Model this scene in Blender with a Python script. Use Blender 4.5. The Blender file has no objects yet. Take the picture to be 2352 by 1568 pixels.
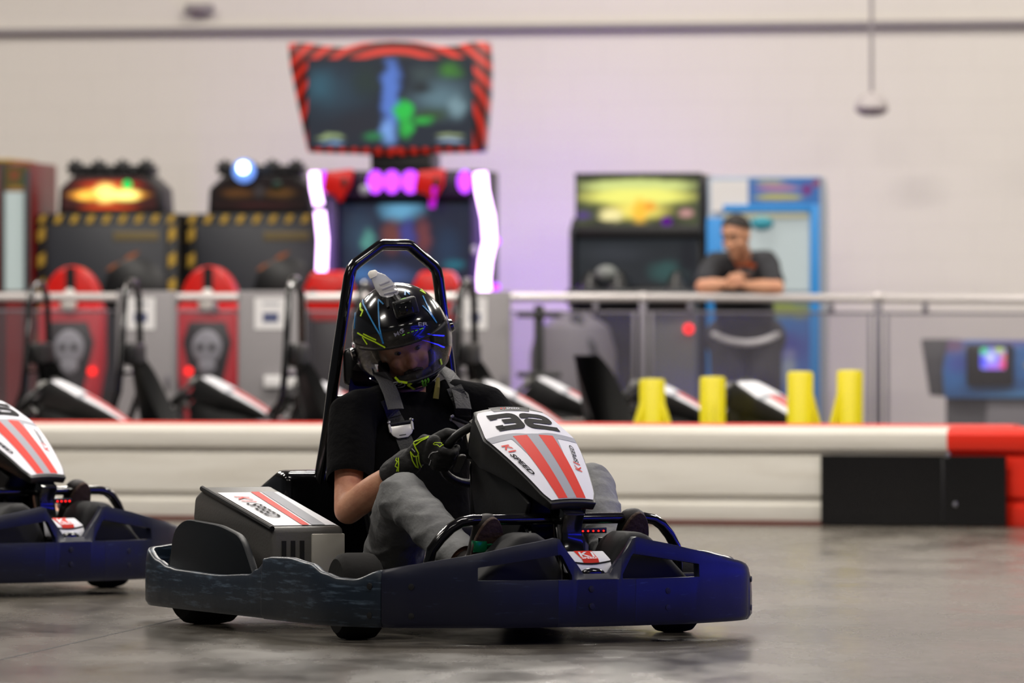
import bpy, bmesh, math, random
from mathutils import Vector, Matrix, noise
from mathutils.bvhtree import BVHTree
random.seed(7)
R = math.radians
SC = bpy.context.scene
COL = SC.collection
# ------------------------------------------------------------------ camera
F, CZ, HY = 13932.0, 0.9, 770.0           # focal length in pixels, lens height, horizon row
cd = bpy.data.cameras.new('camera'); cam = bpy.data.objects.new('camera', cd); COL.objects.link(cam)
cam.location = (0, 0, CZ); cam.rotation_euler = (R(90), 0, 0)
cd.sensor_width = 36; cd.lens = F / 2352 * 36; cd.shift_y = -(784 - HY) / 2352
cd.clip_end = 200; cd.clip_start = 1.0
cd.dof.use_dof = True; cd.dof.focus_distance = 18.3; cd.dof.aperture_fstop = 3.8
SC.camera = cam
# ------------------------------------------------------------------ world, lights, exposure
w = bpy.data.worlds.new('world'); SC.world = w; w.use_nodes = True
w.node_tree.nodes['Background'].inputs[0].default_value = (0.80, 0.82, 0.88, 1)
w.node_tree.nodes['Background'].inputs[1].default_value = 0.06
SC.view_settings.view_transform = 'Standard'; SC.view_settings.look = 'None'
SC.view_settings.gamma = 1.0; SC.view_settings.use_curve_mapping = False
SC.view_settings.exposure = 0.0
LAMPS = [(x, y, w_) for y, w_ in ((9.5, 50), (15.5, 95), (21.5, 230), (26.5, 230), (32.0, 190), (36.2, 118)) for x in (-5.2, 0.0, 5.2)]
LAMP_Z = 5.6
def area(name, loc, rot, sx, sy, power, col, parent=None):
    l = bpy.data.lights.new(name, 'AREA'); l.shape = 'RECTANGLE'; l.size = sx; l.size_y = sy
    l.energy = power; l.color = col
    o = bpy.data.objects.new(name, l); COL.objects.link(o); o.location = loc; o.rotation_euler = rot
    o.parent = parent
    return o

def P(px, py, Y):
    return Vector(((px - 1176) / F * Y, Y, CZ - (py - HY) / F * Y))
def raydir(px, py):
    return Vector(((px - 1176) / F, 1.0, -(py - HY) / F)).normalized()
CAMP = Vector((0, 0, CZ))

# ------------------------------------------------------------------ mesh helpers
class MB:
    def __init__(s): s.v = []; s.f = []
    def add(s, vs, fs):
        o = len(s.v); s.v += [Vector(p) for p in vs]; s.f += [tuple(i + o for i in f) for f in fs]; return s
    def box(s, a, b):
        x0, y0, z0 = a; x1, y1, z1 = b
        return s.add([(x0,y0,z0),(x1,y0,z0),(x1,y1,z0),(x0,y1,z0),(x0,y0,z1),(x1,y0,z1),(x1,y1,z1),(x0,y1,z1)],
                     [(0,3,2,1),(4,5,6,7),(0,1,5,4),(1,2,6,5),(2,3,7,6),(3,0,4,7)])
    def loft(s, rings, closed=True, cap=True):
        n = len(rings[0]); vs = [p for r in rings for p in r]; fs = []
        for i in range(len(rings) - 1):
            for j in range(n if closed else n - 1):
                k = (j + 1) % n
                fs.append((i*n+j, i*n+k, (i+1)*n+k, (i+1)*n+j))
        if cap and closed:
            fs.append(tuple(range(n))[::-1]); fs.append(tuple((len(rings)-1)*n + j for j in range(n)))
        return s.add(vs, fs)
    def tube(s, pts, r, n=10, cap=True, flat=1.0, up=None):
        pts = [Vector(p) for p in pts]; rings = []
        prev = None
        for i, p in enumerate(pts):
            if i == 0: t = pts[1] - p
            elif i == len(pts) - 1: t = p - pts[i-1]
            else: t = (pts[i+1] - p).normalized() + (p - pts[i-1]).normalized()
            t.normalize()
            if prev is None:
                ref = Vector(up) if up else (Vector((0,0,1)) if abs(t.z) < 0.9 else Vector((1,0,0)))
            else: ref = prev
            b = t.cross(ref)
            if b.length < 1e-6: b = t.cross(Vector((0,1,0)))
            b.normalize(); a = b.cross(t); prev = a
            rr = r[i] if isinstance(r, (list, tuple)) else r
            rings.append([p + (a*math.cos(2*math.pi*k/n)*flat + b*math.sin(2*math.pi*k/n))*rr for k in range(n)])
        return s.loft(rings, True, cap)
    def prism(s, poly, a, b, axis='y'):
        def mk(u, v, w):
            return {'y': (u, w, v), 'x': (w, u, v), 'z': (u, v, w)}[axis]
        n = len(poly); vs = [mk(u, v, a) for u, v in poly] + [mk(u, v, b) for u, v in poly]
        fs = [tuple(range(n)), tuple(range(2*n-1, n-1, -1))] + [(i, n+i, n+(i+1) % n, (i+1) % n) for i in range(n)]
        return s.add(vs, fs)
    def lathe(s, prof, n=24, axis='z', c=(0,0,0), cap=True):
        rings = []
        for r, h in prof:
            ring = []
            for k in range(n):
                a = 2*math.pi*k/n; u, v = r*math.cos(a), r*math.sin(a)
                p = {'z': (u, v, h), 'y': (u, h, v), 'x': (h, u, v)}[axis]
                ring.append(Vector(p) + Vector(c))
            rings.append(ring)
        return s.loft(rings, True, cap)
    def ball(s, c, r, n=14, m=9, M=None):
        c = Vector(c); r = Vector(r) if not isinstance(r, (int, float)) else Vector((r, r, r))
        rings = []
        for i in range(m + 1):
            e = -math.pi/2 + math.pi*(0.02 + 0.96*i/m)
            ring = []
            for k in range(n):
                a = 2*math.pi*k/n
                d = Vector((math.cos(e)*math.cos(a)*r.x, math.cos(e)*math.sin(a)*r.y, math.sin(e)*r.z))
                if M: d = M @ d
                ring.append(c + d)
            rings.append(ring)
        return s.loft(rings)
    def limb(s, pts, rad, n=14, side=None):
        """closed tapering tube with round ends; rad entries are r or (r_side, r_other)"""
        pts = [Vector(p) for p in pts]; rad = [q if isinstance(q, tuple) else (q, q) for q in rad]
        P2 = []; R2 = []
        for i in range(len(pts) - 1):
            for k in range(4):
                t = k/4; P2.append(pts[i].lerp(pts[i+1], t))
                tt = t*t*(3-2*t) if len(pts) > 2 else t
                R2.append(tuple(rad[i][q]*(1-tt) + rad[i+1][q]*tt for q in (0, 1)))
        P2.append(pts[-1]); R2.append(rad[-1])
        d0 = (P2[0] - P2[1]).normalized(); d1 = (P2[-1] - P2[-2]).normalized()
        def ends(p, d, r):
            m = min(r); return [(p + d*m*math.sin(a), tuple(q*math.cos(a) for q in r)) for a in (0.5, 0.95, 1.35)]
        A = ends(P2[0], d0, R2[0])[::-1]; B = ends(P2[-1], d1, R2[-1])
        P3 = [a[0] for a in A] + P2 + [b[0] for b in B]; R3 = [a[1] for a in A] + R2 + [b[1] for b in B]
        rings = []; prev = Vector(side) if side else None
        for i, p in enumerate(P3):
            t = (P3[min(i+1, len(P3)-1)] - P3[max(i-1, 0)]).normalized()
            if prev is None: prev = Vector((0,1,0)) if abs(t.y) < 0.9 else Vector((1,0,0))
            a = (prev - t*prev.dot(t)).normalized(); b = t.cross(a); prev = a if not side else Vector(side)
            ra, rb = R3[i]
            rings.append([p + a*math.cos(2*math.pi*k/n)*ra + b*math.sin(2*math.pi*k/n)*rb for k in range(n)])
        return s.loft(rings)

def set_props(o, label=None, cat=None, group=None, kind=None):
    if label: o['label'] = label
    if cat: o['category'] = cat
    if group: o['group'] = group
    if kind: o['kind'] = kind
    return o
def finish(me, mat, smooth, ang):
    if mat is not None: me.materials.append(mat)
    if smooth:
        me.polygons.foreach_set('use_smooth', [True]*len(me.polygons))
        if ang: me.set_sharp_from_angle(angle=R(ang))
def mk(name, mb, mat, parent=None, smooth=True, ang=38, bevel=0, seg=2, bang=40, loc=None, rot=None, label=None, weld=True):
    bm = bmesh.new()
    vs = [bm.verts.new(p) for p in mb.v]
    for f in mb.f:
        try: bm.faces.new([vs[i] for i in f])
        except ValueError: pass
    if weld: bmesh.ops.remove_doubles(bm, verts=bm.verts, dist=1e-5)
    bmesh.ops.recalc_face_normals(bm, faces=bm.faces)
    if bevel:
        es = [e for e in bm.edges if len(e.link_faces) == 2 and e.calc_face_angle(0) > R(bang)]
        bmesh.ops.bevel(bm, geom=es, offset=bevel, offset_type='OFFSET', segments=seg, profile=0.5, affect='EDGES', clamp_overlap=True)
    me = bpy.data.meshes.new(name); bm.to_mesh(me); bm.free()
    finish(me, mat, smooth, ang)
    o = bpy.data.objects.new(name, me); COL.objects.link(o); o.parent = parent
    if loc is not None: o.location = loc
    if rot is not None: o.rotation_euler = rot
    if label: o['label'] = label
    return o
def bx(name, a, b, mat, parent=None, bevel=0.006, **k):
    return mk(name, MB().box(a, b), mat, parent, bevel=bevel, **k)
def fuse(name, mb, mat, voxel=0.008, it=6, parent=None, disp=None, sel=None, cuts=None):
    """union closed pieces into one continuous skin"""
    me = bpy.data.meshes.new(name); me.from_pydata([tuple(p) for p in mb.v], [], mb.f)
    bm = bmesh.new(); bm.from_mesh(me); bmesh.ops.recalc_face_normals(bm, faces=bm.faces); bm.to_mesh(me); bm.free()
    t = bpy.data.objects.new('t', me); COL.objects.link(t)
    m = t.modifiers.new('r', 'REMESH'); m.mode = 'VOXEL'; m.voxel_size = voxel
    m = t.modifiers.new('s', 'SMOOTH'); m.factor = 0.5; m.iterations = it
    dg = bpy.context.evaluated_depsgraph_get(); dg.update()
    out = bpy.data.meshes.new_from_object(t.evaluated_get(dg)); out.name = name
    bpy.data.objects.remove(t)
    if disp:
        for v, nn in zip(out.vertices, [Vector(v.normal) for v in out.vertices]): v.co += nn*disp(v.co)
    if cuts:
        bm = bmesh.new(); bm.from_mesh(out)
        for co, no, reg in cuts:
            fs = [f for f in bm.faces if reg(f.calc_center_median())]
            geom = list({v for f in fs for v in f.verts}) + list({e for f in fs for e in f.edges}) + fs
            bmesh.ops.bisect_plane(bm, geom=geom, plane_co=co, plane_no=no, dist=1e-5)
            bmesh.ops.delete(bm, geom=[f for f in bm.faces if reg(f.calc_center_median()) and (f.calc_center_median() - co).dot(no) > 1e-5], context='FACES')
        bm.to_mesh(out); bm.free()
    if sel:
        bm = bmesh.new(); bm.from_mesh(out)
        bmesh.ops.delete(bm, geom=[f for f in bm.faces if not sel(f.calc_center_median())], context='FACES')
        bm.to_mesh(out); bm.free()
    out.materials.clear(); finish(out, mat, True, None)
    o = bpy.data.objects.new(name, out); COL.objects.link(o); o.parent = parent
    return o
def empty(name, loc=(0,0,0), rz=0, parent=None):
    o = bpy.data.objects.new(name, None); COL.objects.link(o); o.location = loc; o.rotation_euler = (0,0,rz); o.parent = parent
    o.empty_display_size = 0.1
    return o
def kids(o): return [c for c in COL.objects if c.parent is o]
def copy_tree(o, parent=None, skip=()):
    ch = [c for c in o.children if c.name.split('.')[0] not in skip]
    c = o.copy(); COL.objects.link(c); c.parent = parent
    for q in ch: copy_tree(q, c, skip)
    return c
def bvh_world(objs):
    vs = []; fs = []
    bpy.context.view_layer.update()
    for o in objs:
        k = len(vs); M = o.matrix_world
        vs += [M @ v.co for v in o.data.vertices]; fs += [tuple(i + k for i in p.vertices) for p in o.data.polygons]
    return BVHTree.FromPolygons(vs, fs)
def hit(bvh, px, py, off=0.0015):
    loc, nor, idx, d = bvh.ray_cast(CAMP, raydir(px, py))
    if loc is None: return None
    if nor.dot(raydir(px, py)) > 0: nor = -nor
    return loc + nor*off, nor
def dense(pts, step=2.0):
    out = []
    for a, b in zip(pts, pts[1:]):
        n = max(1, int(math.dist(a, b)/step))
        out += [(a[0] + (b[0]-a[0])*k/n, a[1] + (b[1]-a[1])*k/n) for k in range(n)]
    return out + [pts[-1]]
def line_decal(name, bvh, polys, width, mat, parent, off=0.0012, h=0.0012):
    """raised bands laid on a surface"""
    inv = parent.matrix_world.inverted() if parent else Matrix(); o = None
    for pl in polys:
        mb = MB(); pts = [q for q in (hit(bvh, *p, off) for p in dense(pl, 3.0)) if q]
        if len(pts) < 2: continue
        rings = []
        for i, (p, nn) in enumerate(pts):
            t = (pts[min(i+1, len(pts)-1)][0] - pts[max(i-1, 0)][0]).normalized(); b = t.cross(nn).normalized()
            rings.append([inv @ (p + b*width/2), inv @ (p + b*width/2 + nn*h), inv @ (p - b*width/2 + nn*h), inv @ (p - b*width/2)])
        o = mk(name, mb.loft(rings), mat, parent, smooth=False)
    return o
def shape_decal(name, bvh, verts, faces, mat, parent, off=0.002):
    inv = parent.matrix_world.inverted(); vs = []
    for p in verts:
        q = hit(bvh, *p, off); vs.append(inv @ q[0] if q else None)
    mb = MB(); good = [i for i, v in enumerate(vs) if v is not None]; ix = {g: k for k, g in enumerate(good)}
    mb.add([vs[g] for g in good], [tuple(ix[i] for i in f) for f in faces if all(i in ix for i in f)])
    return mk(name, mb, mat, parent, smooth=False, weld=False)
def text_geo(s, shear=0.0, bold=0.0, space=1.0):
    c = bpy.data.curves.new('t', 'FONT'); c.body = s; c.shear = shear; c.offset = bold; c.space_character = space; c.resolution_u = 3
    o = bpy.data.objects.new('t', c); COL.objects.link(o)
    dg = bpy.context.evaluated_depsgraph_get(); dg.update()
    me = bpy.data.meshes.new_from_object(o.evaluated_get(dg))
    vs = [(v.co.x, v.co.y) for v in me.vertices]; fs = [tuple(p.vertices) for p in me.polygons]
    bpy.data.objects.remove(o); bpy.data.curves.remove(c); bpy.data.meshes.remove(me)
    x0 = min(v[0] for v in vs); x1 = max(v[0] for v in vs); y0 = min(v[1] for v in vs); y1 = max(v[1] for v in vs)
    return [((x-x0)/(x1-x0), (y-y0)/(y1-y0)) for x, y in vs], fs, (x1-x0)/(y1-y0)
def ribbon(path, wd):
    """flat band polygon strip along a 2D path with mitred joints"""
    vs = []; fs = []
    for i, p in enumerate(path):
        p = Vector(p)
        d0 = (p - Vector(path[i-1])).normalized() if i else None
        d1 = (Vector(path[i+1]) - p).normalized() if i < len(path)-1 else None
        d = d1 if d0 is None else d0 if d1 is None else (d0 + d1).normalized()
        k = 1.0 if d0 is None or d1 is None else 1/max(0.4, math.sqrt((1 + d0.dot(d1))/2))
        nrm = Vector((-d.y, d.x))*wd/2*k
        vs += [tuple(p + nrm), tuple(p - nrm)]
    for i in range(len(path)-1): fs.append((2*i, 2*i+1, 2*i+3, 2*i+2))
    return vs, fs
def roundpath(pts, r, n=4):
    out = [pts[0]]
    for a, b, c in zip(pts, pts[1:], pts[2:]):
        a, b, c = Vector(a), Vector(b), Vector(c)
        p = b + (a-b).normalized()*r; q = b + (c-b).normalized()*r
        for k in range(n+1):
            t = k/n; out.append(tuple((1-t)**2*p + 2*t*(1-t)*b + t*t*q))
    return out + [pts[-1]]
def catmull(pts, n=6):
    out = []; m = len(pts)
    for i in range(m-1):
        p0, p1, p2, p3 = (Vector(pts[max(i-1,0)]), Vector(pts[i]), Vector(pts[i+1]), Vector(pts[min(i+2,m-1)]))
        for k in range(n):
            t = k/n
            out.append(0.5*((2*p1) + (p2-p0)*t + (2*p0-5*p1+4*p2-p3)*t*t + (3*p1-p0-3*p2+p3)*t**3))
    return out + [Vector(pts[-1])]

# ------------------------------------------------------------------ materials
def lin(c): return tuple(((x/255)/12.92 if x/255 <= 0.04045 else ((x/255+0.055)/1.055)**2.4) for x in c)
MATS = {}
def pm(name, rgb, rough=0.5, metal=0.0, coat=0.0, spec=0.5, bump=None, vary=None, emit=None, alpha=1.0, sheen=0):
    """plain Principled material, rgb in 0..255; bump=(scale,strength), vary=(scale, rgb2, lo, hi, stretch)"""
    m = bpy.data.materials.new(name); m.use_nodes = True; nt = m.node_tree; b = nt.nodes['Principled BSDF']
    b.inputs['Base Color'].default_value = (*lin(rgb), 1); b.inputs['Roughness'].default_value = rough
    b.inputs['Metallic'].default_value = metal; b.inputs['Coat Weight'].default_value = coat
    b.inputs['Coat Roughness'].default_value = 0.08
    b.inputs['Specular IOR Level'].default_value = spec; b.inputs['Alpha'].default_value = alpha
    if sheen: b.inputs['Sheen Weight'].default_value = sheen
    if emit: b.inputs['Emission Color'].default_value = (*lin(emit[0]), 1); b.inputs['Emission Strength'].default_value = emit[1]
    tc = nt.nodes.new('ShaderNodeTexCoord')
    if bump:
        n = nt.nodes.new('ShaderNodeTexNoise'); n.inputs['Scale'].default_value = bump[0]; n.inputs['Detail'].default_value = 4
        nt.links.new(tc.outputs['Object'], n.inputs['Vector'])
        q = nt.nodes.new('ShaderNodeBump'); q.inputs['Strength'].default_value = bump[1]; q.inputs['Distance'].default_value = 0.01
        nt.links.new(n.outputs['Fac'], q.inputs['Height']); nt.links.new(q.outputs['Normal'], b.inputs['Normal'])
    if vary:
        sc, c2, lo, hi, st = vary
        mp = nt.nodes.new('ShaderNodeMapping'); mp.inputs['Scale'].default_value = st
        n = nt.nodes.new('ShaderNodeTexNoise'); n.inputs['Scale'].default_value = sc; n.inputs['Detail'].default_value = 6; n.inputs['Roughness'].default_value = 0.65
        mr = nt.nodes.new('ShaderNodeMapRange'); mr.inputs[1].default_value = lo; mr.inputs[2].default_value = hi
        mx = nt.nodes.new('ShaderNodeMix'); mx.data_type = 'RGBA'
        mx.inputs[6].default_value = (*lin(rgb), 1); mx.inputs[7].default_value = (*lin(c2), 1)
        nt.links.new(tc.outputs['Object'], mp.inputs[0]); nt.links.new(mp.outputs[0], n.inputs['Vector'])
        nt.links.new(n.outputs['Fac'], mr.inputs[0]); nt.links.new(mr.outputs[0], mx.inputs[0]); nt.links.new(mx.outputs[2], b.inputs['Base Color'])
    MATS[name] = m
    return m
def em(name, rgb, s):
    m = bpy.data.materials.new(name); m.use_nodes = True; nt = m.node_tree; nt.nodes.clear()
    e = nt.nodes.new('ShaderNodeEmission'); e.inputs[0].default_value = (*lin(rgb), 1); e.inputs[1].default_value = s
    o = nt.nodes.new('ShaderNodeOutputMaterial'); nt.links.new(e.outputs[0], o.inputs[0]); MATS[name] = m
    return m
def picture(name, base, blobs, emit=0.0, rough=0.3, warp=0.08, wscale=6.0, seed=0.0):
    """flat print or screen image: soft patches over Generated x/z of an upright panel"""
    m = bpy.data.materials.new(name); m.use_nodes = True; nt = m.node_tree; b = nt.nodes['Principled BSDF']; L = nt.links.new
    tc = nt.nodes.new('ShaderNodeTexCoord'); n = nt.nodes.new('ShaderNodeTexNoise'); n.inputs['Scale'].default_value = wscale; n.inputs['Detail'].default_value = 3
    off = nt.nodes.new('ShaderNodeVectorMath'); off.operation = 'ADD'; off.inputs[1].default_value = (seed, seed, seed)
    L(tc.outputs['Generated'], off.inputs[0]); L(off.outputs[0], n.inputs['Vector'])
    s1 = nt.nodes.new('ShaderNodeVectorMath'); s1.operation = 'SUBTRACT'; s1.inputs[1].default_value = (0.5, 0.5, 0.5); L(n.outputs['Color'], s1.inputs[0])
    s2 = nt.nodes.new('ShaderNodeVectorMath'); s2.operation = 'SCALE'; s2.inputs['Scale'].default_value = warp*2; L(s1.outputs[0], s2.inputs[0])
    s3 = nt.nodes.new('ShaderNodeVectorMath'); s3.operation = 'ADD'; L(tc.outputs['Generated'], s3.inputs[0]); L(s2.outputs[0], s3.inputs[1])
    col = None
    for cx, cz, sx, sz, rgb, hard in blobs:
        a = nt.nodes.new('ShaderNodeVectorMath'); a.operation = 'SUBTRACT'; a.inputs[1].default_value = (cx, 0, cz); L(s3.outputs[0], a.inputs[0])
        d = nt.nodes.new('ShaderNodeVectorMath'); d.operation = 'MULTIPLY'; d.inputs[1].default_value = (1/sx, 0, 1/sz); L(a.outputs[0], d.inputs[0])
        ln = nt.nodes.new('ShaderNodeVectorMath'); ln.operation = 'LENGTH'; L(d.outputs[0], ln.inputs[0])
        mr = nt.nodes.new('ShaderNodeMapRange'); mr.interpolation_type = 'SMOOTHSTEP'; mr.inputs[1].default_value = hard; mr.inputs[2].default_value = 1.0
        mr.inputs[3].default_value = 1; mr.inputs[4].default_value = 0; L(ln.outputs['Value'], mr.inputs[0])
        mx = nt.nodes.new('ShaderNodeMix'); mx.data_type = 'RGBA'; mx.inputs[6].default_value = (*lin(base), 1); mx.inputs[7].default_value = (*lin(rgb), 1)
        if col: L(col, mx.inputs[6])
        L(mr.outputs[0], mx.inputs[0]); col = mx.outputs[2]
    if emit:
        b.inputs['Base Color'].default_value = (0.01, 0.01, 0.012, 1)
        L(col, b.inputs['Emission Color']); b.inputs['Emission Strength'].default_value = emit
    else: L(col, b.inputs['Base Color'])
    b.inputs['Roughness'].default_value = rough
    return m
def clear(name, tint, haze, hazecol, rough=0.03, refl=1.0):
    m = bpy.data.materials.new(name); m.use_nodes = True; nt = m.node_tree; nt.nodes.clear(); L = nt.links.new
    tr = nt.nodes.new('ShaderNodeBsdfTransparent'); tr.inputs[0].default_value = (*tint, 1)
    df = nt.nodes.new('ShaderNodeBsdfDiffuse'); df.inputs[0].default_value = (*lin(hazecol), 1)
    m1 = nt.nodes.new('ShaderNodeMixShader'); m1.inputs[0].default_value = haze; L(tr.outputs[0], m1.inputs[1]); L(df.outputs[0], m1.inputs[2])
    gl = nt.nodes.new('ShaderNodeBsdfGlossy'); gl.inputs['Roughness'].default_value = rough
    fr = nt.nodes.new('ShaderNodeFresnel'); fr.inputs[0].default_value = 1.45
    mu = nt.nodes.new('ShaderNodeMath'); mu.operation = 'MULTIPLY'; mu.inputs[1].default_value = refl; L(fr.outputs[0], mu.inputs[0])
    m2 = nt.nodes.new('ShaderNodeMixShader'); L(mu.outputs[0], m2.inputs[0]); L(m1.outputs[0], m2.inputs[1]); L(gl.outputs[0], m2.inputs[2])
    o = nt.nodes.new('ShaderNodeOutputMaterial'); L(m2.outputs[0], o.inputs[0]); MATS[name] = m
    return m

M_plastic = pm('black plastic', (13, 13, 14), 0.42, bump=(90, 0.05))
M_gloss = pm('gloss black paint', (8, 8, 9), 0.14, coat=0.6)
M_satin = pm('satin black', (13, 13, 14), 0.5)
M_bumper = pm('navy bumper plastic', (17, 21, 42), 0.36, vary=(5.5, (66, 80, 110), 0.62, 0.84, (2.0, 2.0, 16)), bump=(14, 0.08))
M_bumper_rear = pm('scuffed teal bumper plastic', (16, 30, 44), 0.38, vary=(5.0, (88, 106, 124), 0.54, 0.78, (1.6, 1.6, 14)), bump=(14, 0.1))
M_rubber = pm('tyre rubber', (19, 18, 17), 0.85, bump=(60, 0.1), spec=0.2)
M_steel = pm('brushed steel', (176, 176, 178), 0.28, metal=1)
M_alu = pm('cast aluminium', (176, 172, 162), 0.45, metal=0.3, bump=(60, 0.06))
M_boxgrey = pm('side box grey plastic', (84, 82, 79), 0.42, bump=(120, 0.08))
M_white = pm('white vinyl', (214, 214, 220), 0.5, spec=0.25)
M_red = pm('red vinyl', (206, 40, 24), 0.55, spec=0.2)
M_grey = pm('grey vinyl', (150, 152, 160), 0.55, spec=0.2)
M_ink = pm('black vinyl print', (16, 15, 18), 0.7, spec=0.12)
M_green = pm('anodised green metal', (20, 140, 90), 0.25, metal=0.8)
M_buckle = pm('bright buckle steel', (206, 204, 200), 0.35, metal=0.35)
M_strap = pm('grey webbing', (44, 43, 44), 0.6, bump=(160, 0.3))
M_strapb = pm('black webbing', (22, 22, 23), 0.55, bump=(160, 0.3))
M_seat = pm('seat vinyl', (14, 14, 15), 0.38, bump=(40, 0.1))
M_ledred = em('red lamp', (255, 30, 24), 3.0)
M_buckle_red = pm('red plastic', (205, 50, 22), 0.4)
M_skin = pm('skin', (205, 150, 118), 0.55, bump=(120, 0.1), vary=(9, (178, 112, 88), 0.45, 0.75, (1,1,1)))
M_shirt = pm('black cotton', (10, 10, 11), 0.95, bump=(45, 0.35), spec=0.08)
M_jeans = pm('grey denim', (126, 127, 127), 0.9, bump=(60, 0.3), vary=(9, (98, 98, 99), 0.45, 0.75, (1,1,1)), spec=0.2)
M_glove = pm('black glove textile', (19, 18, 18), 0.7, bump=(70, 0.3))
M_neon = pm('neon yellow print', (190, 225, 30), 0.45)
M_lime = pm('lime print', (120, 210, 40), 0.45)
M_blueprint = pm('sky blue print', (45, 130, 190), 0.35)
M_silverprint = pm('silver print', (170, 170, 172), 0.4)
M_sole = pm('brown shoe sole', (58, 38, 28), 0.8, bump=(55, 0.5))
M_shoe = pm('dark shoe leather', (42, 38, 36), 0.6)
M_hair = pm('dark brown hair', (34, 25, 20), 0.7, bump=(80, 0.6))
M_eye = pm('eye white', (130, 118, 110), 0.4)
M_iris = pm('dark iris', (40, 28, 20), 0.2)
M_helmet = pm('gloss black helmet shell', (9, 9, 11), 0.16, coat=1.0)
M_trim = pm('helmet rubber trim', (16, 16, 17), 0.6)
M_visor = clear('clear visor', (0.93, 0.92, 0.93), 0.0, (90, 90, 95), 0.03, 0.7)
M_clear = clear('clear plastic', (0.85, 0.86, 0.87), 0.45, (215, 213, 212), 0.12, 1.0)
M_acrylic = clear('clear acrylic panel', (0.93, 0.92, 0.95), 0.24, (128, 124, 130), 0.08, 0.8)

# ================================================================== SETTING
def concrete():
    m = bpy.data.materials.new('polished concrete'); m.use_nodes = True; nt = m.node_tree; b = nt.nodes['Principled BSDF']; L = nt.links.new
    tc = nt.nodes.new('ShaderNodeTexCoord')
    def noise_(scale, st, det=5):
        mp = nt.nodes.new('ShaderNodeMapping'); mp.inputs['Scale'].default_value = st; mp.inputs['Rotation'].default_value = (0, 0, 0.12)
        n = nt.nodes.new('ShaderNodeTexNoise'); n.inputs['Scale'].default_value = scale; n.inputs['Detail'].default_value = det; n.inputs['Roughness'].default_value = 0.6
        L(tc.outputs['Object'], mp.inputs[0]); L(mp.outputs[0], n.inputs['Vector']); return n.outputs['Fac']
    a = noise_(0.9, (1, 0.5, 1)); c = noise_(3.0, (1, 0.35, 1), 8)
    r = nt.nodes.new('ShaderNodeValToRGB'); r.color_ramp.elements[0].position = 0.30; r.color_ramp.elements[1].position = 0.72
    r.color_ramp.elements[0].color = (*lin((70, 66, 59)), 1); r.color_ramp.elements[1].color = (*lin((108, 102, 93)), 1); L(a, r.inputs[0])
    r2 = nt.nodes.new('ShaderNodeValToRGB'); r2.color_ramp.elements[0].position = 0.36; r2.color_ramp.elements[1].position = 0.62
    r2.color_ramp.elements[0].color = (0.62, 0.61, 0.60, 1); r2.color_ramp.elements[1].color = (1, 1, 1, 1); L(c, r2.inputs[0])
    mx = nt.nodes.new('ShaderNodeMix'); mx.data_type = 'RGBA'; mx.blend_type = 'MULTIPLY'; mx.inputs[0].default_value = 0.8
    L(r.outputs[0], mx.inputs[6]); L(r2.outputs[0], mx.inputs[7]); L(mx.outputs[2], b.inputs['Base Color'])
    mr = nt.nodes.new('ShaderNodeMapRange'); mr.inputs[1].default_value = 0.3; mr.inputs[2].default_value = 0.7; mr.inputs[3].default_value = 0.15; mr.inputs[4].default_value = 0.36
    L(c, mr.inputs[0]); L(mr.outputs[0], b.inputs['Roughness'])
    bp = nt.nodes.new('ShaderNodeBump'); bp.inputs['Strength'].default_value = 0.12; bp.inputs['Distance'].default_value = 0.01; L(c, bp.inputs['Height']); L(bp.outputs[0], b.inputs['Normal'])
    return m
def blockwall():
    m = bpy.data.materials.new('painted block wall'); m.use_nodes = True; nt = m.node_tree; b = nt.nodes['Principled BSDF']; L = nt.links.new
    tc = nt.nodes.new('ShaderNodeTexCoord'); mp = nt.nodes.new('ShaderNodeMapping'); mp.inputs['Rotation'].default_value = (R(90), 0, 0)
    br = nt.nodes.new('ShaderNodeTexBrick'); br.inputs['Scale'].default_value = 1.0; br.inputs['Brick Width'].default_value = 0.4; br.inputs['Row Height'].default_value = 0.2
    br.inputs['Mortar Size'].default_value = 0.004; br.inputs['Color1'].default_value = (*lin((229, 223, 216)), 1); br.inputs['Color2'].default_value = (*lin((228, 222, 215)), 1)
    br.inputs['Mortar'].default_value = (*lin((223, 217, 210)), 1)
    L(tc.outputs['Object'], mp.inputs[0]); L(mp.outputs[0], br.inputs['Vector']); L(br.outputs['Color'], b.inputs['Base Color'])
    b.inputs['Roughness'].default_value = 0.75
    return m
o = mk('floor', MB().add([(-16,-2,0),(16,-2,0),(16,45,0),(-16,45,0)], [(0,1,2,3)]), concrete(), smooth=False); set_props(o, kind='structure')
jm = pm('dark joint filler', (48, 46, 44), 0.8)
d = Vector((0.147, 0.989, 0)); p0 = Vector((-1.42, 16.83, 0.0004)); nn = Vector((d.y, -d.x, 0))*0.006
mk('joint', MB().add([p0-d*14-nn, p0-d*14+nn, p0+d*9+nn, p0+d*9-nn], [(0,1,2,3)]), jm, o, smooth=False)
WS = -0.18                                  # the hall's back wall runs a little towards the lens on the right
def wallY(x): return 39.3 + WS*x
WROT = math.atan(WS)
wb = mk('wall_back', MB().box((-17, 0, 0), (17, 0.3, 6.2)), blockwall(), smooth=False, loc=(0, 39.3, 0), rot=(0, 0, WROT)); set_props(wb, kind='structure')
tm = pm('grey painted conduit', (150, 143, 146), 0.5)
o = mk('trim_1', MB().tube([(-17, -0.03, 2.89), (17, -0.03, 2.89)], 0.026, 10), tm, loc=(0, 39.3, 0), rot=(0, 0, WROT)); set_props(o, kind='structure')
o = mk('ceiling', MB().box((-16, -2, 6.2), (16, 45, 6.4)), pm('ceiling deck', (150, 148, 146), 0.8), smooth=False); set_props(o, kind='structure')
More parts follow.
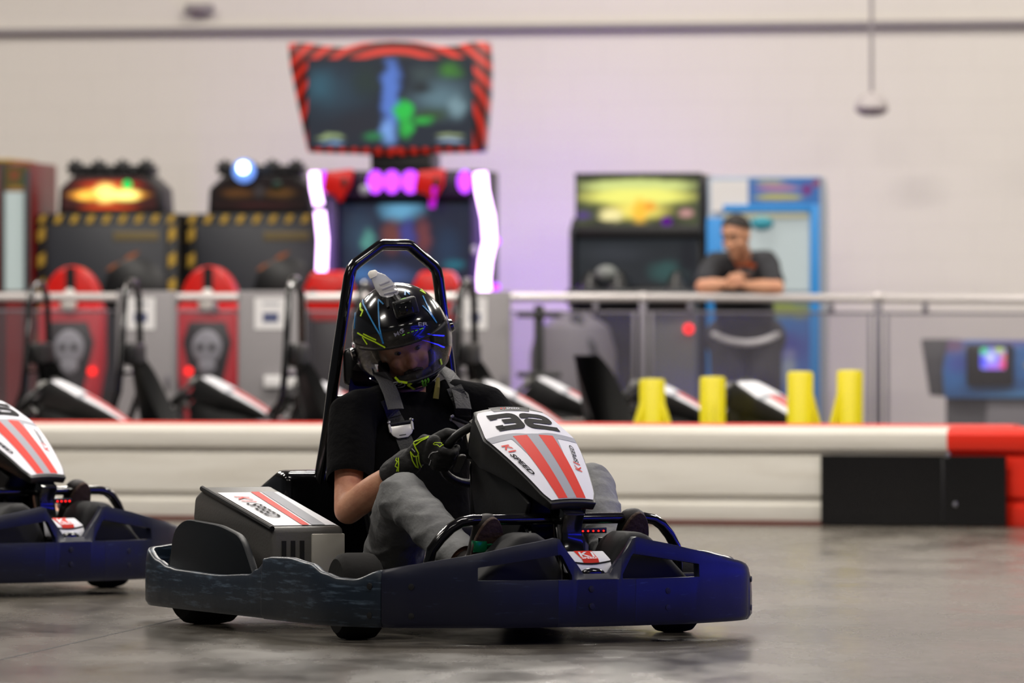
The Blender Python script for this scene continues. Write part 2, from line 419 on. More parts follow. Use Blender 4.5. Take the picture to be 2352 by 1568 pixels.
# high bay lamps, each a housing with a lit diffuser
M_lampbody = pm('white lamp housing', (200, 200, 200), 0.5); M_diff = em('lamp diffuser', (255, 246, 232), 9.0)
for i, (x, y, LAMP_W) in enumerate(LAMPS):
    e = empty('high_bay_lamp', (x, y, LAMP_Z)); set_props(e, 'long white high bay lamp hanging under the hall ceiling', 'lamp', 'high bay lamps')
    bx('housing', (-0.95, -0.2, 0.02), (0.95, 0.2, 0.09), M_lampbody, e)
    mk('diffuser', MB().box((-0.9, -0.16, 0.0), (0.9, 0.16, 0.02)), M_diff, e, smooth=False)
    for s in (-0.7, 0.7): mk('hanger', MB().tube([(s, 0, 0.09), (s, 0, 0.6)], 0.008, 6), M_lampbody, e)
    area('lamp_light', (0, 0, -0.01), (0, 0, 0), 1.8, 0.34, LAMP_W, (1.0, 0.945, 0.87), e)

# ================================================================== TRACK BARRIER
M_bar = pm('white barrier plastic', (214, 210, 200), 0.35, vary=(2.2, (196, 190, 178), 0.45, 0.75, (0.5, 1, 6)))
M_barred = pm('red barrier plastic', (214, 40, 20), 0.32)
M_barblack = pm('black guard sheet', (12, 12, 14), 0.25, coat=0.2)
M_base = pm('dark red base strip', (96, 52, 44), 0.7)
BPROF = [(0.0,0.0),(-0.012,0.03),(-0.012,0.095),(0.012,0.115),(0.012,0.13),(-0.014,0.145),(-0.02,0.22),(-0.012,0.325),(0.014,0.338),(0.014,0.348),
         (-0.026,0.362),(-0.036,0.40),(-0.032,0.435),(-0.012,0.458),(0.03,0.468),(0.33,0.468),(0.37,0.44),(0.38,0.0)]
def barY(x): return 29.15 - 0.28*x
def extrude_path(path, prof):
    rings = []
    for i, p in enumerate(path):
        a, b = path[max(i-1, 0)], path[min(i+1, len(path)-1)]
        t = (Vector(b) - Vector(a)).normalized(); n = Vector((-t.y, t.x))
        rings.append([Vector((p[0] + n.x*o, p[1] + n.y*o, z)) for o, z in prof])
    return MB().loft(rings)
white_end = 2.055
segs = [(-4.6, -2.45), (-2.44, -0.2), (-0.19, white_end)]
for i, (a, b) in enumerate(segs):
    e = empty('track_barrier', (0, 0, 0))
    set_props(e, ['long white plastic track barrier with red cap behind the kart numbered 5',
                  'long white plastic track barrier with red cap behind the driver of kart 32',
                  'long white plastic track barrier with a black guard sheet bolted on'][i], 'barrier', 'white track barriers')
    pa = [(a, barY(a)), (b, barY(b))]
    mk('barrier_body', extrude_path(pa, BPROF), M_bar, e, ang=30)
    ce = 2.33 if i == 2 else b
    mk('red_cap', extrude_path([(a, barY(a)), (ce, barY(ce))], [(0.12, 0.4685), (0.125, 0.475), (0.14, 0.478), (0.30, 0.478), (0.32, 0.4685)]), M_barred, e, label='glossy red cap strip')
    mk('base_strip', extrude_path(pa, [(-0.02, 0.0), (-0.02, 0.022), (0.0, 0.022), (0.0, 0.0)]), M_base, e)
barrier3 = e
rp = [(white_end+0.002, barY(white_end)), (2.25, 28.50), (2.45, 28.40), (2.65, 28.26), (2.9, 27.98), (3.2, 27.5)]
e = empty('track_barrier', (0, 0, 0)); set_props(e, 'red plastic track barrier curving away from the white ones', 'barrier')
mk('barrier_body', extrude_path(catmull([Vector(p) for p in rp], 5), BPROF), M_barred, e, ang=30)
gp = [(1.475, barY(1.475)), (1.8, barY(1.8)), (2.02, barY(2.02)), (2.24, 28.50), (2.335, 28.455)]
gs = mk('guard_sheet', extrude_path(gp, [(-0.052, 0.005), (-0.055, 0.335), (-0.042, 0.335), (-0.04, 0.005)]), M_barblack, barrier3, ang=20, label='glossy black guard sheet')
for px, py in ((2178, 1045), (2196, 1158)):
    p = P(px, py, 28.47); mk('bolt', MB().lathe([(0.0005, -0.012), (0.012, -0.010), (0.014, 0.0)], 10, 'y', (p.x, barY(p.x) - 0.055, p.z)), M_steel, gs)
bx('seam_strip', (2.02, barY(2.03)-0.060, 0.02), (2.032, barY(2.03)-0.052, 0.33), M_satin, gs, bevel=0.001)

# ================================================================== GO KARTS
# kart frame: +x forward, +y the driver's left, z up; origin on the ground between the axles
PATH = [(1.09,0,.204),(1.0895,.043,.204),(1.087,.118,.306),(1.085,.137,.310),(1.065,.25,.288),(1.035,.36,.266),(.95,.52,.235),(.885,.60,.218),
        (.80,.655,.190),(.74,.68,.192),(.67,.697,.204),(.57,.705,.230),(.42,.705,.241),(.30,.705,.239),(.22,.705,.232),(.13,.705,.196),(.05,.705,.178),(-.2,.705,.168),
        (-.5,.702,.172),(-.6,.70,.178),(-.7,.697,.196),(-.80,.685,.222),(-.88,.64,.232),(-.94,.5,.24),(-.97,.25,.24),(-.975,0,.24)]
def path_samples(i0, i1, n=6):
    pts = [(p[0], p[1]) for p in PATH]; out = []
    full = [(pts[1][0], -pts[1][1])] + pts + [(pts[-2][0], -pts[-2][1])]
    for i in range(i0, i1):
        p0, p1, p2, p3 = (Vector(full[k]) for k in range(i, i+4))
        for k in range(n):
            t = k/n; q = 0.5*((2*p1) + (p2-p0)*t + (2*p0-5*p1+4*p2-p3)*t*t + (3*p1-p0-3*p2+p3)*t**3)
            s = t if i < 7 else t*t*(3-2*t)
            out.append((q.x, q.y, PATH[i][2]*(1-s) + PATH[i+1][2]*s))
    return out + [PATH[i1]]
def bumper(name, cols, mat, parent, window=False, bottom=0.05, th=0.022):
    bm = bmesh.new(); rows = []
    for x, y, zt in cols:
        ay = abs(y)
        if window:
            if ay < .075: lo = hi = None
            elif ay < .115: lo, hi = .188, .188 + (.262-.188)*(ay-.075)/.04
            elif ay < .372: lo, hi = .188, .262 + (.224-.262)*(ay-.115)/.257
            else: lo = hi = None
            if lo is None: lo = min(.188, zt-.012); hi = min(.224 if ay > .2 else .19, zt-.006)
            hi = min(hi, zt-.012); lo = min(lo, hi - .001)
        else: lo, hi = bottom + (zt-bottom)*.5, bottom + (zt-bottom)*.8
        rows.append([bottom, bottom+.015, lo, hi, zt])
    nrm = []
    for i, (x, y, zt) in enumerate(cols):
        a, b = cols[max(i-1,0)], cols[min(i+1,len(cols)-1)]
        t = Vector((b[0]-a[0], b[1]-a[1])); t.normalize(); nr = Vector((-t.y, t.x))
        if nr.dot(Vector((x, y))) < 0: nr = -nr
        nrm.append(nr)
    offs = (0.010, 0.0, 0.0, 0.002, 0.008); n = len(cols)
    def sheet(extra):
        return [[bm.verts.new((cols[i][0] - nrm[i].x*(o+extra), cols[i][1] - nrm[i].y*(o+extra), z)) for z, o in zip(rows[i], offs)] for i in range(n)]
    A = sheet(0); B = sheet(th)
    def open_(i, j):
        if i < 0 or i >= n-1 or j < 0 or j > 3: return True
        if window and j == 2:
            ya, yb = sorted((abs(cols[i][1]), abs(cols[i+1][1])))
            return ya > .074 and yb < .374
        return False
    def face(*v):
        try: bm.faces.new(v)
        except ValueError: pass
    for i in range(n-1):
        for j in range(4):
            if open_(i, j): continue
            face(A[i][j], A[i+1][j], A[i+1][j+1], A[i][j+1]); face(B[i][j+1], B[i+1][j+1], B[i+1][j], B[i][j])
            if open_(i, j-1): face(A[i][j], B[i][j], B[i+1][j], A[i+1][j])
            if open_(i, j+1): face(A[i][j+1], A[i+1][j+1], B[i+1][j+1], B[i][j+1])
            if open_(i-1, j): face(A[i][j], A[i][j+1], B[i][j+1], B[i][j])
            if open_(i+1, j): face(A[i+1][j+1], A[i+1][j], B[i+1][j], B[i+1][j+1])
    bmesh.ops.recalc_face_normals(bm, faces=bm.faces)
    es = [e for e in bm.edges if len(e.link_faces) == 2 and e.calc_face_angle(0) > R(60)]
    bmesh.ops.bevel(bm, geom=es, offset=0.006, offset_type='OFFSET', segments=2, profile=0.5, affect='EDGES', clamp_overlap=True)
    me = bpy.data.meshes.new(name); bm.to_mesh(me); bm.free(); finish(me, mat, True, 42)
    o = bpy.data.objects.new(name, me); COL.objects.link(o); o.parent = parent
    return o
HWT = [(0,.108),(.04,.121),(.3,.146),(.5,.128),(.67,.111),(.93,.083),(1,.068)]
def hw(v):
    for (a, x), (b, y) in zip(HWT, HWT[1:]):
        if v <= b: return x + (y-x)*max(0, (v-a))/(b-a)
    return HWT[-1][1]
PN = Vector((.51, 0, .86))
def PL(y, v, off=0.0):
    """point on the number panel: y across, v from the top (0) to the nose tip (1)"""
    vv = min(1, max(0, v)); p = Vector((.485 + .433*v, y, .677 - .257*v))
    p += PN*(0.075*vv*(1-vv) + off)
    p.z -= 0.020*(abs(y)/.14)**2.2
    return p
def map_plate(vs2, fs, fn, mat, name, parent, off=0.0015, cut=None):
    mb = MB().add([PL(*fn(u, v), off) for u, v in vs2], fs)
    bm = bmesh.new(); vv = [bm.verts.new(p) for p in mb.v]
    for f in mb.f:
        try: bm.faces.new([vv[i] for i in f])
        except ValueError: pass
    me = bpy.data.meshes.new(name); bm.to_mesh(me); bm.free(); finish(me, mat, False, None)
    o = bpy.data.objects.new(name, me); COL.objects.link(o); o.parent = parent
    return o
def strip_v(name, ya, yb, v0, v1, mat, parent, off, n=24, m=4):
    """panel strip between two across-limits that vary with v"""
    vs = []; fs = []
    for i in range(n+1):
        v = v0 + (v1-v0)*i/n; a, b = ya(v), yb(v)
        vs += [PL(a + (b-a)*j/m, v, off) for j in range(m+1)]
    for i in range(n):
        for j in range(m):
            k = i*(m+1)+j; fs.append((k, k+1, k+m+2, k+m+1))
    return mk(name, MB().add(vs, fs), mat, parent, ang=None)
GLYPH = {
 '3': [[(.0,.87),(.87,.87),(.87,.5),(.36,.5)], [(.87,.62),(.87,.13),(.02,.13)], [(.13,.87),(.13,.68)], [(.13,.13),(.13,.31)]],
 '2': [[(.13,.66),(.13,.87),(.87,.87),(.87,.50),(.13,.50),(.13,.13),(1.02,.13)]],
 '5': [[(1.0,.87),(.13,.87),(.13,.52),(.87,.52),(.87,.13),(0,.13)], [(.13,.13),(.13,.3)]]}
def digit(ch, y0, w, v0, v1, parent):
    V = []; Fs = []
    for path in GLYPH[ch]:
        p = roundpath(path, 0.16, 5) if len(path) > 2 else path
        a, b = ribbon(p, .26)
        k = len(V); V += a; Fs += [tuple(i+k for i in f) for f in b]
    # across axis runs from the driver's right (picture left) to his left
    return map_plate(V, Fs, lambda u, t: (y0 + w*(u - .06*(1-t)*0), v1 + (v0-v1)*t), M_ink, 'number_digit', parent, 0.0022)
TXT = {}
def txt(s, **k):
    key = (s, tuple(k.items()))
    if key not in TXT: TXT[key] = text_geo(s, **k)
    return TXT[key]
def plate_text(s, a, b, height, mat, parent, shear=0.25, bold=0.01, name='logo_lettering', off=0.002):
    """text on the panel from point a to b, given as (y, v); height in metres"""
    vs, fs, asp = txt(s, shear=shear, bold=bold)
    L = 0.50; av = Vector((a[0], a[1]*L)); bv = Vector((b[0], b[1]*L)); d = bv - av; n = Vector((d.y, -d.x)).normalized()
    def fn(u, t):
        q = av + d*u + n*height*t; return (q.x, q.y/L)
    return map_plate(vs, fs, fn, mat, name, parent, off)
M_podteal = pm('dark teal pod', (8, 14, 20), 0.45, spec=0.2)
M_pod = pm('matte black pod', (24, 24, 26), 0.65, spec=0.25)
def make_wheel(root, x, y, r, wd, steer=0):
    e = empty('wheel', (x, y, r), steer, root)
    pr = [(r*.56, -wd/2), (r*.86, -wd/2), (r*.97, -wd*.40), (r, -wd*.25), (r, wd*.25), (r*.97, wd*.40), (r*.86, wd/2), (r*.56, wd/2)]
    mk('tyre', MB().lathe(pr, 36, 'y'), M_rubber, e)
    s = 1 if y > 0 else -1
    mk('rim', MB().lathe([(.001, s*wd*.30), (r*.28, s*wd*.30), (r*.36, s*wd*.12), (r*.5, s*wd*.16), (r*.575, s*wd*.46), (r*.6, s*wd*.47), (r*.57, s*wd*.40), (r*.57, -s*wd*.45), (.001, -s*wd*.45)], 28, 'y', cap=False), M_alu, e)
    mk('hub_cap', MB().lathe([(.001, s*wd*.42), (r*.16, s*wd*.40), (r*.2, s*wd*.25), (r*.2, s*wd*.1)], 14, 'y'), M_plastic, e)
    return e
def make_kart(number=('3', '2')):
    root = empty('go_kart')
    # chassis
    bx('floor_tray', (-.62, -.30, .045), (.92, .30, .06), M_satin, root, bevel=.004)
    for s in (-1, 1):
        mk('frame_rail', MB().tube([(-.80, s*.34, .07), (-.3, s*.36, .07), (.35, s*.30, .07), (.95, s*.20, .075)], .015, 8), M_gloss, root)
        mk('side_tube', MB().tube([(-.30, s*.36, .07), (-.28, s*.60, .09), (.28, s*.62, .09), (.33, s*.31, .07)], .013, 8), M_gloss, root)
    mk('rear_axle', MB().tube([(-.55, -.60, .138), (-.55, .60, .138)], .02, 12), M_steel, root)
    mk('front_axle', MB().tube([(.53, -.50, .125), (.53, .50, .125)], .014, 10), M_satin, root)
    make_wheel(root, .53, -.525, .128, .125, R(-8)); make_wheel(root, .53, .525, .128, .125, R(-8))
    make_wheel(root, -.555, -.56, .138, .175); make_wheel(root, -.555, .56, .138, .175)
    # wrap-round bumpers
    fr = path_samples(0, 7, 8); front = [(x, -y, z) for x, y, z in fr[::-1]][:-1] + fr
    o = bumper('front_bumper', front, M_bumper, root, window=True)
    for y, z in ((-.02, .16), (-.02, .11), (.24, .15), (.24, .10), (-.53, .17), (-.53, .085)):
        xx = next(c[0] for c in fr if c[1] >= abs(y)); t = math.atan2(y, 1.6)
        mk('bolt', MB().lathe([(.001, .004), (.009, .003), (.011, -.004)], 10, 'x'), M_satin, o, loc=(xx+.001, y, z), rot=(0, 0, t if abs(y) < .4 else R(-38)))
    for s in (-1, 1):
        sd = [(x, s*y, z) for x, y, z in path_samples(7, 14)]
        sd[0] = (sd[0][0]-.002, sd[0][1], sd[0][2])
        o = bumper('side_bumper', sd, M_bumper_rear if s < 0 else M_bumper, root)
        for z in (.17, .085):
            mk('bolt', MB().lathe([(.001, .004), (.009, .003), (.011, -.004)], 10, 'x'), M_satin, o, loc=(.853, s*.623, z), rot=(0, 0, s*R(52)))
        rs = [(x, s*(y - .016), z) for x, y, z in path_samples(14, 25)]
        rs[0] = (.235, s*.689, .230)
        o = bumper('rear_bumper', rs, M_bumper_rear, root)
        bx('reflector_slot', (-.775, s*.670-.006, .10), (-.735, s*.670+.006, .145), M_satin, o, bevel=.004)
        # rear wheel side pod
        pod = roundpath([(-.63,.06),(-.635,.15),(-.60,.29),(-.50,.33),(-.22,.318),(-.05,.29),(.06,.17),(.07,.06)], .05, 4)
        mk('rear_side_pod', MB().prism(pod, s*.660, s*.634), M_podteal, root, bevel=.006)
        # front inner pods seen through the bumper windows
        mk('nose_pod', MB().prism([(s*.06,.08),(s*.066,.21),(s*.115,.305),(s*.15,.322),(s*.205,.322),(s*.255,.275),(s*.34,.19),(s*.39,.08)], .85, 1.01, 'x'), M_pod, root, bevel=.03, seg=3, bang=30)
        # pedal guard bars
        mk('guard_bar', MB().tube(roundpath([(.78, s*.41, .10), (.80, s*.405, .27), (.82, s*.345, .355), (.835, s*.04, .358)], .05, 6) if False else
            [(.78, s*.41, .08), (.79, s*.41, .22), (.797, s*.40, .27), (.806, s*.375, .305), (.815, s*.345, .335), (.82, s*.315, .352), (.825, s*.28, .358), (.835, s*.02, .358)], .0165, 10), M_gloss, root)
        # pedals
        pd = mk('pedal', MB().box((.80, s*.18-.04, .08), (.812, s*.18+.04, .30)), M_satin, root, bevel=.003)
        mk('heel_stop', MB().tube([(.83, s*.25, .284), (.83, s*.15, .284)], .011, 10), M_green, root)
        bx('heel_bracket', (.815, s*.262-.020, .262), (.845, s*.262+.020, .298), M_green, root, bevel=.004)
        mk('fairing_strut', MB().tube([(.58, s*.085, .56), (.74, s*.075, .36), (.93, s*.06, .13)], .010, 8), M_gloss, root)
        mk('side_step', MB().prism([(.30,.13),(.66,.16),(.66,.185),(.45,.178),(.30,.155)], s*.36, s*.55), M_plastic, root, bevel=.008)
    # side boxes beside the seat
    for s in (-1, 1):
        e = empty('side_box', (0, 0, 0), 0, root)
        prof = [(.0,.075),(.0,.315),(-.56,.425),(-.63,.395),(-.645,.315),(-.40,.305),(-.375,.075)]
        y0, y1 = s*.575, s*.335
        mk('box_body', MB().prism(prof, y0, y1), M_boxgrey, e, bevel=.016, seg=3)
        mk('box_rim', MB().tube([(.004, y0, .312), (-.56, y0, .422)], .009, 8), M_plastic, e)
        for k in range(3): bx('vent_slot', (.001, s*(.535-.03*k)-.007, .15), (.004, s*(.535-.03*k)+.007, .275), M_satin, e, bevel=0)
        bx('front_plate', (-.002, s*.335, .10), (.008, s*.445, .295), M_alu, e, bevel=.004)
        def top(u, v, off): # u from front to back, v from outside in
            return Vector((-.02 - .53*u, s*(.565 - .22*v), .3155 + .019 - .015 + .1045*u + off))
        def quadstrip(name, f0, f1, mat, off, n=8, u1=.86):
            vs = []; fs = []
            for i in range(n+1):
                u = u1*i/n; vs += [top(u, f0(u), off), top(u, f1(u), off)]
            for i in range(n): fs.append((2*i, 2*i+1, 2*i+3, 2*i+2))
            return mk(name, MB().add(vs, fs), mat, e, smooth=False)
        quadstrip('top_graphic', lambda u: .03, lambda u: .97, M_white, .0015, u1=.86)
        quadstrip('graphic_stripe', lambda u: .45+.1*u, lambda u: .56+.12*u, M_red, .003)
        quadstrip('graphic_band', lambda u: .60+.12*u, lambda u: .80+.1*u, M_grey, .003)
        for word, u0, u1, mt in (('K1', .74, .58, M_red), ('SPEED', .56, .20, M_ink)):
            vs, fs, asp = txt(word, shear=.3, bold=.01)
            mb = MB().add([top(u0 + (u1-u0)*a, .16 + .20*b, .0045) for a, b in vs], fs)
            mk('logo_lettering', mb, mt, e, smooth=False, weld=False)
    # rear cowl behind the seat
    mk('rear_cowl', MB().prism([(-.56,.20),(-.58,.47),(-.66,.475),(-.88,.40),(-.93,.26),(-.90,.14)], -.29, .34), M_gloss, root, bevel=.03, seg=4)
    # seat
    cl = [(.14,.10),(-.02,.085),(-.20,.09),(-.35,.16),(-.425,.32),(-.47,.52),(-.50,.70),(-.51,.80)]
    wd = [.16,.18,.19,.20,.20,.19,.165,.12]; sh = [.05,.09,.14,.19,.17,.12,.07,.02]
    rows = []
    C3 = catmull([Vector((a, w_, h_)) for (a, b), w_, h_ in zip(cl, wd, sh)], 4); Z3 = catmull([Vector((b, 0, 0)) for a, b in cl], 4)
    pts = [Vector((c.x, z.x)) for c, z in zip(C3, Z3)]
    for i, p in enumerate(pts):
        t = (pts[min(i+1,len(pts)-1)] - pts[max(i-1,0)]).normalized(); nr = Vector((-t.y, t.x))
        if nr.dot(Vector((1, .6))) < 0: nr = -nr
        row = []
        for k in range(13):
            q = -1 + k/6; o_ = C3[i].z*abs(q)**2.6
            row.append((p.x + nr.x*o_, .03 + q*C3[i].y, p.y + nr.y*o_))
        rows.append(row)
    bm = bmesh.new(); VV = [[bm.verts.new(q) for q in r_] for r_ in rows]
    for i in range(len(VV)-1):
        for k in range(12): bm.faces.new((VV[i][k], VV[i][k+1], VV[i+1][k+1], VV[i+1][k]))
    bmesh.ops.solidify(bm, geom=bm.faces[:], thickness=.02); bmesh.ops.recalc_face_normals(bm, faces=bm.faces)
    me = bpy.data.meshes.new('seat'); bm.to_mesh(me); bm.free(); finish(me, M_seat, True, 50)
    o = bpy.data.objects.new('seat', me); COL.objects.link(o); o.parent = root
    bx('headrest', (-.52, -.12, .74), (-.465, .17, .86), M_seat, root, bevel=.02, seg=3)
    # roll hoop
    hp = [(-.66,-.17,.06),(-.60,-.165,.42),(-.535,-.160,.60),(-.525,-.142,.765),(-.52,-.092,1.085),(-.52,-.083,1.112),(-.52,-.066,1.128),(-.52,.012,1.182),(-.52,.024,1.186),(-.52,.108,1.186),(-.52,.120,1.182),
          (-.52,.196,1.122),(-.52,.210,1.105),(-.52,.216,1.08),(-.525,.262,.765),(-.535,.28,.60),(-.60,.285,.42),(-.66,.29,.06)]
    mk('roll_hoop', MB().tube(hp, .0185, 12, up=(1, 0, 0)), M_gloss, root)
    mk('hoop_brace', MB().tube([(-.527, -.135, .70), (-.527, .255, .70)], .012, 10), M_gloss, root)
    # steering
    wc = Vector((.335, 0, .545)); wn = Vector((-.72, 0, .69)).normalized(); wu = Vector((.69, 0, .72)).normalized()
    def wp(a, r, h=0): return wc + Vector((0, -1, 0))*(r*math.sin(a)) + wu*(r*math.cos(a)) + wn*h
    st = empty('steering_wheel', (0, 0, 0), 0, root)
    ring = []
    for k in range(40):
        a = 2*math.pi*k/40; r_ = .152*(1 - .10*max(0, math.cos(a))**3 - .12*max(0, -math.cos(a))**3)
        ring.append(wp(a, r_))
    mb = MB(); mb.tube(ring + [ring[0]], .0135, 10, cap=False); mk('wheel_rim', mb, M_plastic, st)
    for a in (R(90), R(-90), R(180)):
        mb = MB(); mb.tube([wp(a, .02, -.01), wp(a, .145)], [.022, .016], 8, flat=.3, up=wn); mk('spoke', mb, M_satin, st)
    mb = MB(); mb.prism(roundpath([(-.05,-.05),(.05,-.05),(.055,.05),(-.055,.05),(-.05,-.05)], .015, 3), -.012, .012, 'z')
    mb.v = [wc + Vector((0, -1, 0))*p.x + wu*p.y + wn*p.z for p in mb.v]; mk('hub_pad', mb, M_satin, st, bevel=.003)
    for s in (-1, 1):
        mb = MB(); mb.prism(roundpath([(0,-.036),(.022,-.036),(.026,.036),(-.004,.036),(0,-.036)], .012, 4), -.004, .004, 'z')
        mb.v = [wc + Vector((0, s, 0))*(.098 + p.x) + wu*(p.y - .01) + wn*(p.z - .035) for p in mb.v]; mk('paddle', mb, M_boxgrey, st, bevel=.0015)
    mk('top_grip', MB().tube([wp(R(40), .150, .006), wp(R(25), .147, .016), wp(R(5), .143, .012), wp(R(-14), .143, .004), wp(R(-28), .15, .004)], [.014, .021, .019, .016, .013], 10, flat=.75), M_boxgrey, st)
    mk('steering_column', MB().tube([wc - wn*.01, (.60, 0, .30), (.80, 0, .14)], .012, 10), M_steel, root)
    # nose fairing with number panel
    e = empty('nose_fairing', (0, 0, 0), 0, root)
    rings = []
    n = 22
    for i in range(n+1):
        v = -.035 + 1.06*i/n; h = hw(min(1, max(0, v))) + .007; D = .105*(1 - v) + .028
        if v < 0: D *= .8
        rg = [PL(h*q, v, -.0035) for q in [-1 + k/6 for k in range(13)]]
        rg += [PL(h*q*.93, v, -.0035 - D) for q in (1, .5, 0, -.5, -1)]
        rings.append(rg)
    mk('fairing_shell', MB().loft(rings), M_plastic, e, bevel=.004, ang=50)
    strip_v('number_panel', lambda v: -hw(v), lambda v: hw(v), 0.0, 1.0, M_white, e, 0.0, 32, 10)
    def lerp2(t, a, b): return a + (b-a)*t
    gband = []
    vs = []; fs = []
    for k in range(25):
        q = -1 + k/12; c = .018*math.cos(q*math.pi)
        v0 = .300 + .02*(1-abs(q)) - c*.3 + .022*math.exp(-(q/.28)**2); v1 = v0 + .065
        for v in (v0, v1): vs.append(PL(q*hw(v)*.998, v, .0008))
    for k in range(24): fs.append((2*k, 2*k+2, 2*k+3, 2*k+1))
    mk('grey_band', MB().add(vs, fs), M_grey, e, ang=None)
    t_ = lambda v: (v-.33)/.67
    strip_v('grey_stripe', lambda v: -lerp2(t_(v), .019, .0145), lambda v: lerp2(t_(v), .019, .0145), .33, .995, M_grey, e, .0009, 20, 2)
    for s in (-1, 1):
        strip_v('red_stripe', lambda v: s*lerp2(t_(v), .019, .0145), lambda v: s*lerp2(t_(v), .066, .044), .345, .995, M_red, e, .0012, 20, 2)
        strip_v('grey_edge', lambda v: s*lerp2(t_(v), .066, .044), lambda v: s*lerp2(min(1, t_(v)*1.8), .079, .046), .36, .82, M_grey, e, .0010, 14, 1)
    # picture-left logo reads down the panel, the other one up it
    plate_text('K1', (-.121, .42), (-.108, .52), .022, M_red, e, bold=.03); plate_text('SPEED', (-.114, .525), (-.087, .76), .014, M_ink, e, bold=.03)
    plate_text('K1', (.083, .74), (.093, .64), .020, M_red, e); plate_text('SPEED', (.090, .645), (.112, .44), .013, M_ink, e)
    bx_ = strip_v('top_tab', lambda v: -.062+.2*(v), lambda v: .062-.2*v, -.03, .022, M_satin, e, .0012, 4, 4)
    plate_text('K1', (-.034, .004), (-.016, .004), .010, M_red, e, off=.0032); plate_text('SPEED', (-.014, .004), (.030, .004), .009, M_white, e, off=.0032)
    if number:
        digit(number[0], -.094, .094, .058, .268, e); digit(number[1], .006, .100, .058, .268, e)
    # column that carries the fairing
    prof = [(.84,.40),(.905,.395),(.935,.375),(.915,.33),(.93,.27),(.965,.20),(.965,.07),(.885,.07),(.875,.20),(.855,.28),(.85,.34),(.83,.38)]
    mk('front_column', MB().prism(prof, -.034, .034), M_gloss, root, bevel=.006)
    bx('fairing_bracket', (.50, -.07, .42), (.74, .07, .50), M_satin, root, bevel=.01)
    mk('under_panel', MB().prism([(.46,.57),(.60,.50),(.74,.42),(.70,.30),(.70,.10),(.60,.10),(.52,.34)], -.045, .045), M_satin, root, bevel=.01)
    for s in (-1, 1):
        mk('fairing_side', MB().prism([(.40,.50),(.47,.585),(.60,.52),(.82,.405),(.80,.37),(.72,.28),(.74,.10),(.62,.10),(.46,.30)], s*.085, s*.10), M_plastic, root, bevel=.006)
    bx('dash_panel', (.405, -.10, .34), (.43, .10, .52), M_satin, root, bevel=.008)
    # badge between the bumper peaks
    b_ = mk('nose_badge', MB().prism([(1.0,.205),(1.055,.205),(1.035,.245),(.985,.268)], -.068, .068), M_white, root, bevel=.004)
    def bq(y, t, off=.0015): # t 0 bottom .. 1 top on the badge face
        a, b = (Vector((1.055, .205)), Vector((1.035, .245))) if t < .5 else (Vector((1.035, .245)), Vector((.985, .268)))
        q = a.lerp(b, t*2 if t < .5 else t*2-1); n2 = Vector((.9, .44)) if t < .5 else Vector((.6, .8))
        q += n2*off; return Vector((q.x, y, q.y))
    mk('badge_stripe', MB().add([bq(-.022,.35), bq(.028,.35), bq(.028,.5), bq(-.026,.5), bq(.028,.98), bq(-.03,.98)], [(0,1,2,3),(3,2,4,5)]), M_red, b_, smooth=False)
    mk('badge_curve', MB().loft([[bq(y, .30 - .10*math.cos(y*22) + .10, .002), bq(y, .36 - .10*math.cos(y*22) + .10, .002)] for y in [-.066 + .011*k for k in range(13)]], closed=False), M_ink, b_, smooth=False)
    for word, ya, yb, ta, tb, mt in (('K1', -.024, .026, .62, .90, M_white), ('SPEED', -.024, .024, .50, .60, M_white)):
        vs, fs, asp = txt(word, shear=.1, bold=.02)
        mk('badge_lettering', MB().add([bq(ya + (yb-ya)*a, ta + (tb-ta)*c, .003) for a, c in vs], fs), mt, b_, smooth=False, weld=False)
    mk('nose_lens', MB().ball((1.055, .0, .205), (.012, .04, .016), 16, 8), M_gloss, root)
    ls = bx('lamp_strip', (.86, .045, .315), (.872, .135, .332), M_satin, root, bevel=.002)
    for k in range(5): mk('red_lamp', MB().ball((.873, .056 + .017*k, .322), (.003, .0035, .0028), 8, 5), M_ledred, ls)
    # belt buckle on the seat's left
    bb = bx('belt_latch', (.17, -.10, .262), (.21, .04, .32), M_satin, root, bevel=.008)
    bx('latch_button', (.208, -.085, .275), (.213, -.05, .312), M_buckle_red, bb, bevel=.002)
    return root

kart = make_kart()
KART_LOC = Vector((-.21, 18.69, 0)); KART_RZ = R(-65)
kart.location = KART_LOC; kart.rotation_euler = (0, 0, KART_RZ)
set_props(kart, 'black and navy go-kart with a white and red nose panel numbered 32', 'go-kart', 'racing go-karts')

# ================================================================== PEOPLE
def head_into(mb, M, sc=1.0):
    t = MB()
    t.ball((-.008, 0, .025), (.098, .078, .092), 18, 12)          # cranium
    t.ball((.018, 0, -.03), (.074, .066, .085), 16, 10)           # face
    t.limb([(.03, 0, -.075), (.062, 0, -.098)], [.040, .024])     # jaw and chin
    t.limb([(.074, 0, .012), (.098, 0, -.022), (.104, 0, -.034)], [.009, .012, .013])   # nose
    for s in (-1, 1):
        t.limb([(.082, s*.012, .028), (.070, s*.045, .030)], [.010, .009])   # brow
        t.ball((.098, s*.012, -.036), (.010, .009, .008), 8, 6)
        t.ball((.064, s*.040, -.025), (.022, .022, .020), 10, 7)             # cheek
        t.ball((-.005, s*.076, -.008), (.019, .008, .031), 10, 8)            # ear
    t.limb([(.084, -.022, -.064), (.092, 0, -.062), (.084, .022, -.064)], [.006, .009, .006])  # lips
    mb.add([M @ (p*sc) for p in t.v], t.f)
